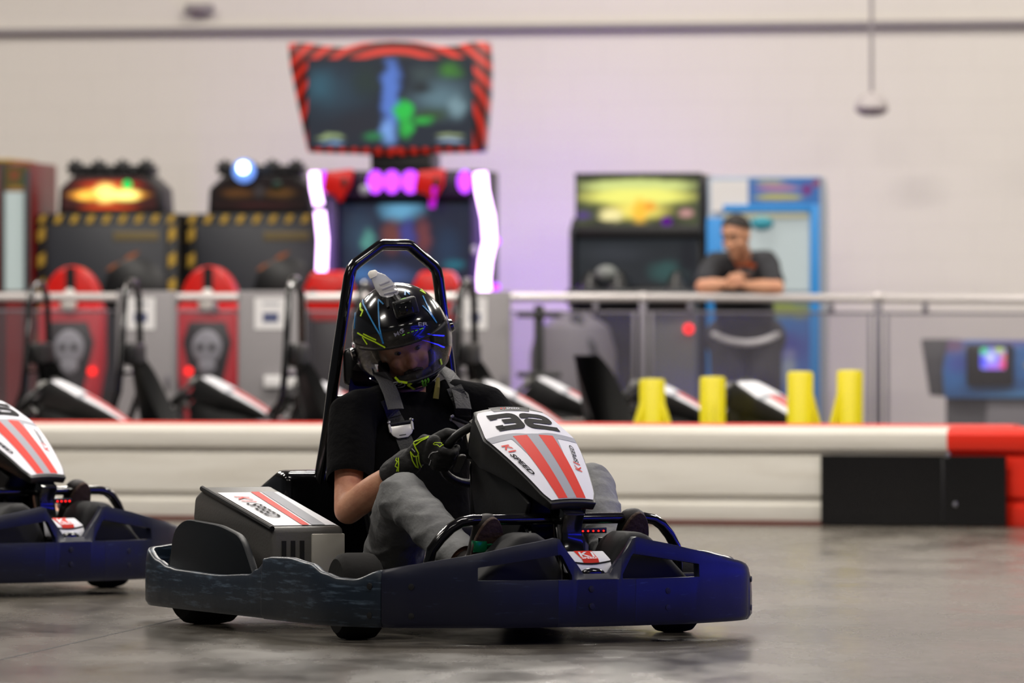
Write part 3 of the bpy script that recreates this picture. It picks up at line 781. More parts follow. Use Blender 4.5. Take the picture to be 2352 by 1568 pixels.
def face_parts(root, Mh, sc, M_hr, beard=True, hair=True):
    """eyes, brows and hair in the person's own frame"""
    def place(name, b, mat):
        b.v = [Mh @ (p*sc) for p in b.v]; return mk(name, b, mat, root)
    for s in (-1, 1):
        place('eye', MB().ball((.0755, s*.031, .010), (.0115, .0125, .0075), 12, 8), M_eye)
        place('iris', MB().ball((.0860, s*.031, .010), (.003, .0055, .0055), 10, 6), M_iris)
        place('eyebrow', MB().tube([(.093, s*.012, .034), (.092, s*.030, .040), (.080, s*.050, .036)], .005, 6), M_hr)
    if beard:
        place('moustache', MB().limb([(.092, -.026, -.056), (.103, 0, -.049), (.092, .026, -.056)], [.006, .009, .006]), M_hr)
        place('beard', MB().limb([(.070, -.05, -.075), (.094, -.02, -.088), (.099, 0, -.092), (.094, .02, -.088), (.070, .05, -.075)], [.012, .013, .014, .013, .012]), M_hr)
    if hair:
        b = MB(); rings = []
        for i in range(9):
            e = R(90 - i*11.5); ring = []
            for k in range(28):
                a = 2*math.pi*k/28
                lim = 12 + 30*max(0, math.cos(a)) - 38*max(0, -math.cos(a)) - 6*abs(math.sin(a))
                ee = max(e, R(lim)); ring.append(Vector((-.010 + .104*math.cos(ee)*math.cos(a), .084*math.cos(ee)*math.sin(a), .025 + .100*math.sin(ee))))
            rings.append(ring)
        b.loft(rings, True, True); place('hair', b, M_hr)
def grip_hand(mb, C, out, wn, wu, wrist, elbow, glove=True):
    def q(a, r, t): return C + out*(math.cos(R(a))*r) - wn*(math.sin(R(a))*r) + wu*t
    for i, t in enumerate((-.034, -.012, .010, .031)):
        k = (.88, 1.0, 1.04, .97)[i]
        mb.limb([q(-18, .036*k, t), q(40, .039*k, t*1.02), q(100, .036*k, t), q(158, .031*k, t)], [.0125, .0118, .0108, .0098], 10)
    mb.limb([q(-24, .040, -.034), q(-24, .042, .032)], [.019, .019], 12)
    mid = q(-45, .052, -.004)
    mb.limb([q(-22, .040, -.002), mid, wrist], [(.036, .018), (.038, .021), (.028, .024)], 14, side=wu)
    mb.limb([q(-62, .046, .018), q(-100, .040, .045), q(-140, .034, .056), q(-175, .031, .058)], [.016, .0145, .0125, .011], 10)
WC = Vector((.335, 0, .545)); WN = Vector((-.72, 0, .69)).normalized(); WU = Vector((.69, 0, .72)).normalized()
# helmet frame in the world, then in the kart's frame
KM = Matrix.Translation(KART_LOC) @ Matrix.Rotation(KART_RZ, 4, 'Z')
HC = KM @ Vector((-.28, -.02, .893))
fw = Vector((math.sin(R(11))*math.cos(R(16)), -math.cos(R(11))*math.cos(R(16)), -math.sin(R(16))))
u0 = (Vector((0,0,1)) - fw*fw.z).normalized(); lf0 = u0.cross(fw)
up_ = (u0*math.cos(R(17)) - lf0*math.sin(R(17))).normalized(); lf = up_.cross(fw)
HM = Matrix(((fw.x, lf.x, up_.x, HC.x), (fw.y, lf.y, up_.y, HC.y), (fw.z, lf.z, up_.z, HC.z), (0,0,0,1)))
HEAD_L = KM.inverted() @ HM @ Matrix.Translation((.032, 0, -.020))
J = dict(neck=Vector((-.245, -.01, .715)), sh={-1: Vector((-.205, -.225, .655)), 1: Vector((-.195, .235, .672))},
         el={-1: Vector((-.015, -.315, .365)), 1: Vector((.03, .335, .43))}, wr={-1: Vector((.205, -.225, .505)), 1: Vector((.21, .22, .50))},
         hip={-1: Vector((-.12, -.115, .20)), 1: Vector((-.12, .13, .20))}, kn={-1: Vector((.30, -.275, .418)), 1: Vector((.33, .345, .44))},
         an={-1: Vector((.685, -.235, .225)), 1: Vector((.69, .24, .235))})
def wob(sc, amp, stretch=(1, 1, 1)):
    return lambda p: amp*(noise.noise(Vector((p.x*stretch[0], p.y*stretch[1], p.z*stretch[2]))*sc))
def build_body():
    b = MB(); head_into(b, HEAD_L)
    b.limb([J['neck'] - Vector((.02, 0, .03)), HEAD_L @ Vector((-.01, 0, -.06))], [.062, .057])
    b.limb([(-.13, 0, .20), (-.19, 0, .36), (-.235, 0, .52), (-.25, 0, .66)], [(.11, .07), (.11, .07), (.12, .07), (.06, .045)], side=(0, 1, 0))
    for s in (-1, 1):
        b.limb([J['sh'][s], J['el'][s]], [.048, .044]); b.limb([J['sh'][s] + Vector((-.035, -s*.14, .01)), J['sh'][s]], [.034, .042])
        b.limb([J['el'][s], J['el'][s].lerp(J['wr'][s], .35), J['wr'][s]], [.044, .047, .030])
        b.limb([J['hip'][s], J['kn'][s]], [.075, .052]); b.limb([J['kn'][s], J['kn'][s].lerp(J['an'][s], .35), J['an'][s]], [.050, .054, .036])
        b.limb([J['an'][s], J['an'][s] + Vector((.04, 0, -.03))], [.036, .035])
        grip_hand(b, WC + Vector((0, s*.150, 0)), Vector((0, s, 0)), WN, WU, J['wr'][s], J['el'][s])
    return fuse('person', b, M_skin, .006, 6)
body = build_body()
body.location = KART_LOC; body.rotation_euler = (0, 0, KART_RZ)
set_props(body, 'driver in black t-shirt, grey jeans and gloves seated in kart 32 gripping its steering wheel', 'person')
face_parts(body, HEAD_L, 1.0, M_hair, True, False)
sb = MB()
sb.limb([(-.11, 0, .19), (-.18, 0, .34), (-.235, 0, .52), (-.245, .0, .62), (-.25, 0, .685)], [(.165, .125), (.165, .125), (.19, .125), (.175, .10), (.075, .065)], 20, side=(0, 1, 0))
for s in (-1, 1):
    sb.limb([J['sh'][s] + Vector((-.02, -s*.12, .035)), J['sh'][s] + Vector((0, -s*.01, 0)), J['sh'][s].lerp(J['el'][s], .66)], [.060, .078, .075], 16)
sh_cut = {s: (J['sh'][s].lerp(J['el'][s], .70), (J['el'][s] - J['sh'][s]).normalized()) for s in (-1, 1)}
def keep_shirt(c):
    for s in (-1, 1):
        if s*c.y > .19 and c.x > -.16 and (c - sh_cut[s][0]).dot(sh_cut[s][1]) > 0: return False
    return not (c.z > .700 and Vector((c.x + .235, c.y)).length < .078)
shirt = fuse('t_shirt', sb, M_shirt, .008, 5, body, disp=wob(11, .006, (1, 1, .5)), cuts=[(sh_cut[s][0], sh_cut[s][1], lambda c, s=s: s*c.y > .19 and c.x > -.16) for s in (-1, 1)] + [(Vector((-.235, 0, .715)), Vector((-.30, 0, 1)).normalized(), lambda c: Vector((c.x + .235, c.y)).length < .072 and c.z > .66)]); shirt['label'] = 'plain black cotton t-shirt'
jb = MB()
jb.limb([(-.17, 0, .20), (-.10, 0, .20)], [(.175, .11), (.165, .11)], 18, side=(0, 1, 0))
for s in (-1, 1):
    jb.limb([J['hip'][s], J['hip'][s].lerp(J['kn'][s], .5), J['kn'][s]], [.098, .090, .074], 18)
    jb.limb([J['kn'][s], J['kn'][s].lerp(J['an'][s], .35), J['kn'][s].lerp(J['an'][s], .96)], [.073, .070, .057], 18)
an_cut = {s: (J['kn'][s].lerp(J['an'][s], .97), (J['an'][s] - J['kn'][s]).normalized()) for s in (-1, 1)}
def keep_jeans(c):
    for s in (-1, 1):
        if s*c.y > 0 and (c - an_cut[s][0]).dot(an_cut[s][1]) > 0: return False
    return True
jd = lambda p: -.003 + .006*max(0, 1 - 2.2*abs(noise.noise(Vector((p.x*5 + p.z*6, p.y*9, p.z*13 - p.x*4)))))**2 + .003*noise.noise(p*24)
jeans = fuse('jeans', jb, M_jeans, .008, 4, body, disp=jd, cuts=[(an_cut[s][0], an_cut[s][1], lambda c, s=s: s*c.y > 0 and c.x > .45) for s in (-1, 1)])
jeans['label'] = 'faded grey jeans'
def make_shoe(s, parent):
    a = J['an'][s]; b = MB()
    fwd = Vector((.46, 0, .89)).normalized()             # toes point up against the pedal
    heel = a + Vector((.045, 0, -.055)); toe = heel + fwd*.235
    b.limb([heel, heel.lerp(toe, .4), toe - fwd*.03], [(.036, .035), (.040, .034), (.042, .026)], 16, side=(0, 1, 0))
    b.limb([a + Vector((-.0, 0, .0)), heel + fwd*.035], [.042, .038], 14)
    sh = fuse('shoe', b, M_shoe, .006, 4, parent)
    so = MB(); nrm = Vector((.89, 0, -.46)).normalized()
    ring0 = []; ring1 = []
    for k in range(28):
        t = 2*math.pi*k/28; L_ = .122*math.cos(t); W_ = .043*math.sin(t)*(1 + .18*math.cos(t) - .12*math.cos(2*t))
        c = heel.lerp(toe, .5) + fwd*L_ + Vector((0, 1, 0))*W_ + nrm*.030
        ring0.append(c); ring1.append(c + nrm*.014)
    so.loft([ring0, ring1]); o = mk('sole', so, M_sole, sh, bevel=.003); o['label'] = 'brown textured sole'
    return sh
for s in (-1, 1): make_shoe(s, body)
for s in (-1, 1):
    g = MB(); grip_hand(g, WC + Vector((0, s*.150, 0)), Vector((0, s, 0)), WN, WU, J['wr'][s], J['el'][s])
    g.v = [p for p in g.v]
    d_ = (J['el'][s] - J['wr'][s]).normalized()
    g.limb([J['wr'][s] - d_*.02, J['wr'][s] + d_*.055], [.041, .043], 16)
    cut = J['wr'][s] + d_*.07
    gl = fuse('glove', g, M_glove, .0045, 3, body, disp=lambda p: .0028 + .0012*noise.noise(p*70), cuts=[(cut, d_, lambda c: True)])
    gl['label'] = 'black racing glove with neon yellow print'
    if s < 0: gloveR = gl
bpy.context.view_layer.update()
gb = bvh_world([gloveR])
def cp(L, x0=880, y0=920, k=7.84): return [(x0 + a/k, y0 + b/k) for a, b in L]
line_decal('glove_print', gb, [cp([(560,745),(690,690),(825,645)]), cp([(585,800),(625,770),(700,715),(825,660)]), cp([(555,760),(590,850),(640,940),(620,995),(560,1000),(495,915)]),
    cp([(640,970),(650,1090),(710,1260)]), cp([(600,1005),(612,1100),(625,1210),(585,1180),(535,1080),(500,930)])], .0040, M_neon, gloveR)
line_decal('glove_print', gb, [cp([(905,775),(930,755),(1000,765),(1050,762),(1045,785),(1100,805),(1050,808),(1020,840),(985,800),(925,792),(905,775)])], .0022, M_neon, gloveR)
line_decal('glove_print', gb, [cp([(250,1030),(235,1070),(265,1100),(240,1140),(225,1180),(265,1200),(250,1270)]), cp([(280,1030),(285,1150),(280,1270)])], .0035, M_neon, gloveR)
line_decal('glove_piping', gb, [cp([(825,1025),(850,960),(900,930),(995,910)]), cp([(870,1070),(850,1130),(825,1185)]), cp([(525,860),(580,920)])], .0030, M_silverprint, gloveR)
# belts lie on the shirt and belong to the kart
sbv = bvh_world([shirt])
for k_, (pl, wd_, mt) in enumerate([([(884, 918), (893, 935), (905, 960), (918, 985), (936, 1030), (955, 1075)], .050, M_strapb),
                     ([(1042, 890), (1060, 925), (1066, 955), (1074, 1000), (1082, 1040)], .050, M_strapb)]):
    line_decal('harness_strap', sbv, [pl], wd_, mt, kart, off=.004, h=.003)
for s, ya in ((-1, -.105), (1, .115)):
    mk('shoulder_strap', MB().tube([(-.47, ya*.75, .79), (-.40, ya*.85, .812), (-.32, ya, .808), (-.25, ya*1.03, .790), (-.19, ya*1.06, .757), (-.145, ya*1.07, .718), (-.116, ya*1.05, .672)], .027, 12, flat=.12, up=(0, 0, 1)), M_strap, kart)
def buckle(px, py, tilt):
    h_ = hit(sbv, px, py, .012)
    if not h_: return
    p, n_ = h_; inv = KM.inverted()
    xa = Vector((math.cos(tilt), 0.25, math.sin(tilt))); xa = (xa - n_*xa.dot(n_)).normalized(); ya = n_.cross(xa).normalized()
    if ya.z < 0: ya = -ya
    def T(mb): mb.v = [inv @ (p + xa*q.x + ya*q.y + n_*q.z) for q in mb.v]; return mb
    pol = [(-.034,.006),(-.038,-.010),(-.030,-.024),(-.016,-.034),(.016,-.034),(.030,-.024),(.038,-.010),(.034,.006)]
    b_ = mk('buckle', T(MB().prism(pol, 0, .006, 'z')), M_buckle, kart, bevel=.0015); b_['label'] = 'polished steel harness buckle'
    mk('buckle_slot', T(MB().prism(roundpath([(-.010,-.027),(.010,-.027),(.012,-.024),(-.012,-.024),(-.010,-.027)], .001, 2), .0055, .0066, 'z')), M_satin, b_)
    mk('buckle_bar', T(MB().tube([(-.034, .014, .004), (.034, .014, .004)], .006, 10)), M_strapb, b_)
    for s in (-1, 1):
        mk('buckle_arm', T(MB().tube([(s*.035, -.012, .004), (s*.036, .008, .006), (s*.034, .024, .004)], .0045, 8)), M_buckle, b_)
        mk('buckle_knob', T(MB().ball((s*.038, .018, .006), .006, 8, 6)), M_steel, b_)
buckle(919, 984, R(8)); buckle(1062, 966, R(-8))
line_decal('shirt_print', sbv, [[(1046, 944), (1054, 956)], [(1052, 962), (1056, 966), (1051, 968)], [(1054, 975), (1060, 990)]], .006, M_blueprint, shirt)

# ------------------------------------------------------------------ helmet
def hs(az, el, off=0.0):
    c, s_ = math.cos(el), math.sin(el); ca = math.cos(az)
    x = (.166 if ca > 0 else .172)*c*ca; y = .153*c*math.sin(az); z = .174*s_
    d = math.degrees(el)
    x += .034*max(0, ca)**1.4*math.exp(-((d + 38)/15)**2)
    if d < -15: y *= 1 - .10*min(1, (-15 - d)/35)
    if d > 20 and ca > 0: x += .010*math.exp(-((d - 26)/9)**2)*ca**2      # brow peak
    p = Vector((x, y, z)); return p + p.normalized()*off
def shell_grid(azs, els, off, hole=None, cap=False):
    V = [[hs(R(a), R(e), off) for a in azs] for e in els]; mb = MB(); n = len(azs)
    fs = []; wrap = abs(azs[-1] - azs[0]) > 350
    for i in range(len(els)-1):
        for j in range(n if wrap else n-1):
            k = (j+1) % n
            if hole and hole((azs[j] + (azs[k] if k else azs[j]+6))/2, (els[i]+els[i+1])/2): continue
            fs.append((i*n+j, i*n+k, (i+1)*n+k, (i+1)*n+j))
    mb.add([p for r_ in V for p in r_], fs)
    if cap: mb.f.append(tuple((len(els)-1)*n + j for j in range(n)))
    return mb
def solid(name, mb, mat, parent, th, ang=50):
    bm = bmesh.new(); vs = [bm.verts.new(p) for p in mb.v]
    for f in mb.f: bm.faces.new([vs[i] for i in f])
    bmesh.ops.delete(bm, geom=[v for v in bm.verts if not v.link_faces], context='VERTS')
    bmesh.ops.recalc_face_normals(bm, faces=bm.faces)
    if sum(f.normal.dot(f.calc_center_median()) for f in bm.faces) < 0: bmesh.ops.reverse_faces(bm, faces=bm.faces)
    bmesh.ops.solidify(bm, geom=bm.faces[:], thickness=th); bmesh.ops.recalc_face_normals(bm, faces=bm.faces)
    me = bpy.data.meshes.new(name); bm.to_mesh(me); bm.free(); finish(me, mat, True, ang)
    o = bpy.data.objects.new(name, me); COL.objects.link(o); o.parent = parent
    return o
helmet = empty('racing_helmet'); helmet.matrix_world = HM
set_props(helmet, 'glossy black full-face helmet with blue and neon lines on the kart 32 driver', 'helmet')
AZ = [-180 + 4*k for k in range(90)]; EL = [-54, -50, -46, -42, -38, -34, -30, -25, -20, -14, -8, -2, 4, 9, 14, 20, 26, 33, 41, 50, 60, 70, 79, 86]
port = lambda a, e: abs(((a + 180) % 360) - 180) < 64 and -31 + 6*0 < e < 8
shell = solid('shell', shell_grid(AZ, EL, 0, port, True), M_helmet, helmet, .022)
solid('visor', shell_grid([-84 + 4*k for k in range(43)], [-31, -27, -22, -16, -10, -4, 2, 8, 12], .006), M_visor, helmet, .002)
for s in (-1, 1):
    mk('visor_pivot', MB().lathe([(.001, s*.012), (.018, s*.010), (.022, 0)], 18, 'y', hs(R(s*82), R(0), .004)), M_helmet, helmet)
edge = [hs(R(a), R(-31), .003) for a in range(-66, 67, 4)] ; mk('port_trim', MB().tube([hs(R(a), R(9), .001) for a in range(-66, 67, 4)] , .004, 8), M_trim, helmet)
mk('port_trim', MB().tube(edge, .004, 8), M_trim, helmet)
mk('neck_roll', MB().tube([hs(R(a), R(-54), -.008) for a in range(-180, 181, 8)], .010, 8, cap=False), M_trim, helmet)
for a in (-14, 14): mk('crown_vent', MB().prism([(-.02,-.004),(.02,-.004),(.016,.004),(-.016,.004)], -.004, .004, 'z'), M_satin, helmet, loc=hs(R(a), R(58), .001), rot=(0, R(32), R(a)))
mk('breath_guard', MB().limb([hs(R(-24), R(-33), -.02), hs(R(0), R(-31), -.012), hs(R(24), R(-33), -.02)], [.010, .016, .010]), M_trim, helmet)
bpy.context.view_layer.update()
hb = bvh_world([shell]); vb = bvh_world([shell] + [c for c in helmet.children if c.name.startswith('visor')])
def hp_(L): return cp(L, 780, 600, 4.9)
line_decal('blue_line', hb, [hp_([(255,375),(270,480),(330,600),(400,730),(460,830),(495,925)]), hp_([(495,485),(438,430),(440,560),(450,740),(490,920)]), hp_([(735,385),(738,325),(785,375)]),
    hp_([(935,390),(970,470),(1010,560),(1090,695)]), hp_([(930,500),(1000,570),(1090,695)]), hp_([(185,520),(175,640),(170,760)])], .0045, M_blueprint, helmet)
line_decal('neon_line', vb, [hp_([(205,805),(300,860),(400,905),(515,970)]), hp_([(270,815),(340,850),(415,885)]), hp_([(260,850),(315,935)])], .004, M_neon, helmet)
line_decal('neon_line', vb, [hp_([(625,1300),(670,1350),(805,1372),(770,1390),(840,1435)]), hp_([(1130,1100),(1145,1160)]), hp_([(200,500),(235,460),(240,540),(265,560),(240,620)]), hp_([(880,270),(960,365),(905,330)])], .007, M_neon, helmet)
line_decal('green_line', vb, [hp_([(310,1305),(400,1360),(560,1412)])], .007, M_lime, helmet)
line_decal('claw_mark', vb, [hp_([(922,1335),(935,1350),(932,1372),(942,1390),(948,1425)]), hp_([(955,1325),(968,1345),(962,1370),(972,1395),(976,1428)]), hp_([(988,1312),(1000,1335),(994,1360),(1004,1385),(1006,1412)])], .0062, M_lime, helmet)
line_decal('oval_badge', vb, [hp_([(660 + 78*math.cos(R(a)), 1385 + 30*math.sin(R(a))) for a in range(0, 361, 20)]), hp_([(620,1390),(650,1370),(665,1395),(700,1375)])], .0022, M_silverprint, helmet)
line_decal('green_stitch', hb, [hp_([(760,805),(785,798)]), hp_([(805,792),(830,785)]), hp_([(850,780),(875,773)]), hp_([(895,768),(940,752)]), hp_([(705,835),(735,820)])], .0026, M_lime, helmet)
def helm_text(s_, a, b, h, flip=False, bold=.01):
    vs, fs, asp = txt(s_, shear=.0, bold=bold); av, bv = Vector(hp_([a])[0]), Vector(hp_([b])[0]); d_ = bv - av; n_ = Vector((d_.y, -d_.x)).normalized()
    shape_decal('lettering', hb, [tuple(av + d_*u + n_*h*v) for u, v in vs], fs, M_silverprint, helmet)
helm_text('M\u03a6', (628, 850), (745, 795), 11); helm_text('ER', (885, 728), (990, 722), 8)
mk('chin_strap', MB().tube([HM.inverted() @ P(1006, 868, 18.83), HM.inverted() @ P(1004, 890, 18.80), HM.inverted() @ P(1001, 915, 18.80)], [.006, .009, .010], 8, flat=.5), pm('olive webbing', (92, 84, 30), 0.8), helmet)
# ------------------------------------------------------------------ action camera
ch = hit(hb, 930, 712, .0)
ac = empty('action_camera'); af = (fw*.93 + up_*.25).normalized(); au = (up_ - af*up_.dot(af)).normalized(); al = au.cross(af)
ap = ch[0] + ch[1]*.012
ac.matrix_world = Matrix(((af.x, al.x, au.x, ap.x), (af.y, al.y, au.y, ap.y), (af.z, al.z, au.z, ap.z), (0,0,0,1)))
set_props(ac, 'black action camera with clear mount clipped on the black helmet', 'camera')
bx('camera_body', (-.006, -.037, -.024), (.034, .037, .030), M_plastic, ac, bevel=.006, seg=3)
bx('lens_frame', (.033, -.032, -.020), (.040, .020, .022), M_gloss, ac, bevel=.003)
mk('lens', MB().lathe([(.001, .047), (.011, .046), (.014, .040)], 18, 'x', (0, -.012, -.002)), M_gloss, ac)
bx('power_lamp', (.0, -.012, .0295), (.016, .010, .0312), M_lime, ac, bevel=.001); bx('sticker', (.0, .012, .0295), (.012, .030, .0308), M_silverprint, ac, bevel=.0005)
bpy.context.view_layer.update(); ai = ac.matrix_world.inverted()
yh = 18.86
def slab(pts, y0, y1, tilt=0.0):
    m_ = MB(); n_ = len(pts); m_.add([ai @ P(a, b, y0 + tilt*(b-650)) for a, b in pts] + [ai @ P(a, b, y1 + tilt*(b-650)) for a, b in pts],
        [tuple(range(n_)), tuple(range(2*n_-1, n_-1, -1))] + [(i, n_+i, n_+(i+1) % n_, (i+1) % n_) for i in range(n_)]); return m_
yh = 18.80; tl = -.0012
mk('clear_mount', slab([(850,634),(866,624),(884,630),(899,643),(910,658),(917,670),(913,677),(890,684),(874,680),(862,664)], yh, yh+.016, tl), M_clear, ac, bevel=.003, ang=60)['label'] = 'transparent plastic mounting clip'
mk('mount_tip', slab([(844,630),(848,622),(862,619),(869,625),(866,634),(850,641)], yh-.004, yh+.022, tl), pm('frosted tip', (205, 200, 190), 0.5), ac, bevel=.004)
for a_, b_ in (((872, 654), (894, 645)), ((877, 664), (902, 655)), ((882, 675), (911, 668))):
    mk('mount_rib', MB().tube([ai @ P(*a_, yh - .004 + tl*(a_[1]-650)), ai @ P(*b_, yh - .004 + tl*(b_[1]-650))], .0035, 8), M_clear, ac)
yh = 18.86
mk('mount_arm', MB().tube([ai @ P(900, 676, yh-.075), ai @ P(916, 695, yh-.10)], .012, 10), M_plastic, ac)

# ------------------------------------------------------------------ second kart and its driver
kart2 = copy_tree(kart, None, ('number_digit', 'harness_strap', 'buckle', 'shoulder_strap'))
kart2.name = 'go_kart'
K2 = (-2.19, 21.77, 0); K2R = R(-51)
kart2.location = K2; kart2.rotation_euler = (0, 0, K2R)
set_props(kart2, 'black go-kart with white and red nose panel whose number ends in 5', 'go-kart', 'racing go-karts')
nf = [c for c in kart2.children if c.name.startswith('nose_fairing')][0]
digit('5', .006, .100, .058, .268, nf)
J['kn'][1] = Vector((.33, .27, .44)); J['an'][1] = Vector((.69, .185, .245))
body2 = build_body(); body2.location = K2; body2.rotation_euler = (0, 0, K2R)
set_props(body2, 'bare-legged driver in dark shorts sitting in the kart whose number ends in 5', 'person')
for c in body.children:
    if c.name.split('.')[0] in ('t_shirt', 'glove'):
        q = copy_tree(c, body2)
        for g in list(q.children):
            if g.name.split('.')[0] in ('glove_print', 'glove_piping', 'shirt_print'): bpy.data.objects.remove(g)
for s in (-1, 1): make_shoe(s, body2)
s2 = MB(); s2.limb([(-.17, 0, .20), (-.10, 0, .20)], [(.175, .11), (.165, .11)], 18, side=(0, 1, 0))
for s in (-1, 1): s2.limb([J['hip'][s], J['hip'][s].lerp(J['kn'][s], .6)], [.098, .088], 16)
fuse('shorts', s2, M_satin, .010, 4, body2)
mk('ankle_band', MB().tube([(J['an'][1].lerp(J['kn'][1], .24)) + Vector((.055*math.cos(R(a))*.8, .058*math.sin(R(a)), .055*math.cos(R(a))*.55)) for a in range(0, 361, 20)], .009, 8, cap=False), M_white, body2, label='white ankle band')
h2 = copy_tree(helmet); h2.matrix_world = Matrix.Translation(Vector(K2)) @ Matrix.Rotation(K2R, 4, 'Z') @ KM.inverted() @ HM
set_props(h2, 'black helmet of the driver sitting in the kart whose number ends in 5', 'helmet')

# ------------------------------------------------------------------ parked karts behind the barrier
SK = ('front_bumper', 'side_bumper', 'rear_bumper', 'number_digit', 'harness_strap', 'buckle', 'shoulder_strap', 'rear_side_pod', 'nose_badge', 'nose_lens', 'lamp_strip', 'guard_bar', 'logo_lettering')
def rowY(k, x): return (30.5, 31.9, 33.2)[k] - 0.2*x
proto = None
for k, x, ang, lab in [(0, -2.80, -10, 'parked kart with a white nose panel close behind the barrier near kart 5'),
                  (2, -2.15, -14, 'parked kart with a tall black seat against the railing near the grey cabinets'),
                  (1, -1.53, -11, 'parked kart with its black seat in front of the grey cabinet with a paper sign'),
                  (0, -.60, -10, 'parked kart whose black hoop stands just behind the driver of kart 32'),
                  (2, -.31, -12, 'parked kart in front of the black stand with two crossbars'),
                  (1, .25, -14, 'parked kart whose nose reaches behind the first yellow post'),
                  (0, .77, -33, 'parked kart turned outwards between the second and third yellow posts')]:
    q = copy_tree(kart, None, SK) if proto is None else copy_tree(proto, None, ('roll_hoop', 'hoop_brace', 'headrest') if ang == -33 else ())
    proto = proto or q
    q.location = (x, rowY(k, x) + (.15 if ang == -33 else 0), 0); q.rotation_euler = (0, 0, R(ang)); set_props(q, lab, 'go-kart', 'parked go-karts')

# ================================================================== RAILING
M_rail = pm('white railing tube', (214, 208, 206), 0.28, metal=0.3)
M_post = pm('grey railing post', (120, 116, 124), 0.4, metal=0.5)
def railY(x): return 34.75 + 0.08*x
def RX(px, Y): return (px - 1176)/F*Y
rail = empty('railing'); set_props(rail, 'long metal railing with white top tube and clear panels behind the parked karts', 'railing')
RZ = 1.118
mk('top_rail', MB().tube([(-4.2, railY(-4.2), RZ), (-1.5, railY(-1.5), RZ), (1.2, railY(1.2), RZ), (4.2, railY(4.2), RZ-.018)], .024, 14), M_rail, rail)
mk('lower_rail', MB().tube([(-4.2, railY(-4.2), RZ-.075), (4.2, railY(4.2), RZ-.095)], .008, 8), M_post, rail)
mk('bottom_rail', MB().tube([(-4.2, railY(-4.2), .16), (4.2, railY(4.2), .16)], .014, 8), M_post, rail)
posts = [RX(p, 34.4) for p in (-170, 380, 930, 1480, 2030, 2580)]
for i, x in enumerate(posts):
    po = mk('post', MB().box((x-.022, railY(x)-.022, 0), (x+.022, railY(x)+.022, RZ-.01)), M_post, rail, bevel=.005)
    mk('post_ball', MB().ball((x, railY(x)-.006, RZ), (.036, .034, .030), 14, 8), M_rail, po)
    mk('base_flange', MB().lathe([(.06, 0.0), (.06, .012), (.03, .016)], 16, 'z', (x, railY(x), 0)), M_post, po)
for a, b in zip(posts, posts[1:]):
    pn = mk('clear_panel', MB().add([(a+.05, railY(a+.05)-.004, .18), (b-.05, railY(b-.05)-.004, .18), (b-.05, railY(b-.05)-.004, RZ-.085), (a+.05, railY(a+.05)-.004, RZ-.085)], [(0,1,2,3)]), M_acrylic, rail, smooth=False)
    for x in (a+.05, b-.05): mk('panel_edge', MB().box((x-.010, railY(x)-.012, .18), (x+.010, railY(x)+.002, RZ-.085)), M_post, pn, bevel=.003)
    for t in (.2, .8):
        x = a + (b-a)*t; mk('clip', MB().box((x-.016, railY(x)-.016, RZ-.10), (x+.016, railY(x)+.012, RZ-.03)), M_post, pn, bevel=.004)
# ================================================================== GREY CHARGING CABINETS
M_cabgrey = pm('grey painted steel', (138, 134, 136), 0.45, bump=(40, 0.05))
M_paper = pm('white paper', (226, 224, 224), 0.8)
for px0, px1, pp, lab in [(268, 402, (292, 356), 'narrow grey cabinet with a white paper sign by the first red game console'),
                  (546, 700, (585, 661), 'wide grey cabinet with a white paper sign and a small white box below'),
                  (1062, 1174, (1066, 1118), 'grey cabinet with a paper sign beside the purple lit wall')]:
    Y = 33.9; x0, x1 = RX(px0, Y), RX(px1, Y); Y = min(railY(x0), railY(x1)) - .25
    x0, x1 = RX(px0, Y), RX(px1, Y); zt = .9 + (770-668)/F*Y
    e = empty('steel_cabinet', ((x0+x1)/2, Y, 0)); set_props(e, lab, 'cabinet', 'grey steel cabinets'); w2 = (x1-x0)/2
    bx('cabinet_body', (-w2, 0, .03), (w2, .20, zt), M_cabgrey, e, bevel=.008)
    dr = bx('door', (-w2+.012, -.012, .06), (w2-.012, 0, zt-.02), M_cabgrey, e, bevel=.004)
    bx('latch', (w2-.05, -.028, .60), (w2-.03, -.012, .68), M_post, dr, bevel=.004)
    bx('plinth', (-w2+.02, .02, 0), (w2-.02, .19, .03), M_satin, e, bevel=0)
    a, b = (RX(p, Y) - (x0+x1)/2 for p in pp)
    sg = bx('paper_sign', (a, -.0155, .9 + (770-756)/F*Y), (b, -.0125, .9 + (770-684)/F*Y), M_paper, dr, bevel=0); 
    bx('sign_picture', (a+(b-a)*.25, -.0165, .9 + (770-740)/F*Y), (a+(b-a)*.72, -.0156, .9 + (770-718)/F*Y), pm('blue grey print', (74, 82, 118), .6), sg, bevel=0)
    bx('sign_heading', (a+(b-a)*.25, -.0165, .9 + (770-700)/F*Y), (a+(b-a)*.75, -.0156, .9 + (770-695)/F*Y), M_grey, sg, bevel=0)
    if px0 == 546: bx('document_tray', (-.04, -.05, .9-(890-770)/F*Y), (.20, -.012, .9-(862-770)/F*Y), M_paper, dr, bevel=.006)
    if px0 == 268: bx('rating_label', (-w2+.05, -.0155, .9-(862-770)/F*Y), (-w2+.14, -.0125, .9-(848-770)/F*Y), M_paper, dr, bevel=0)
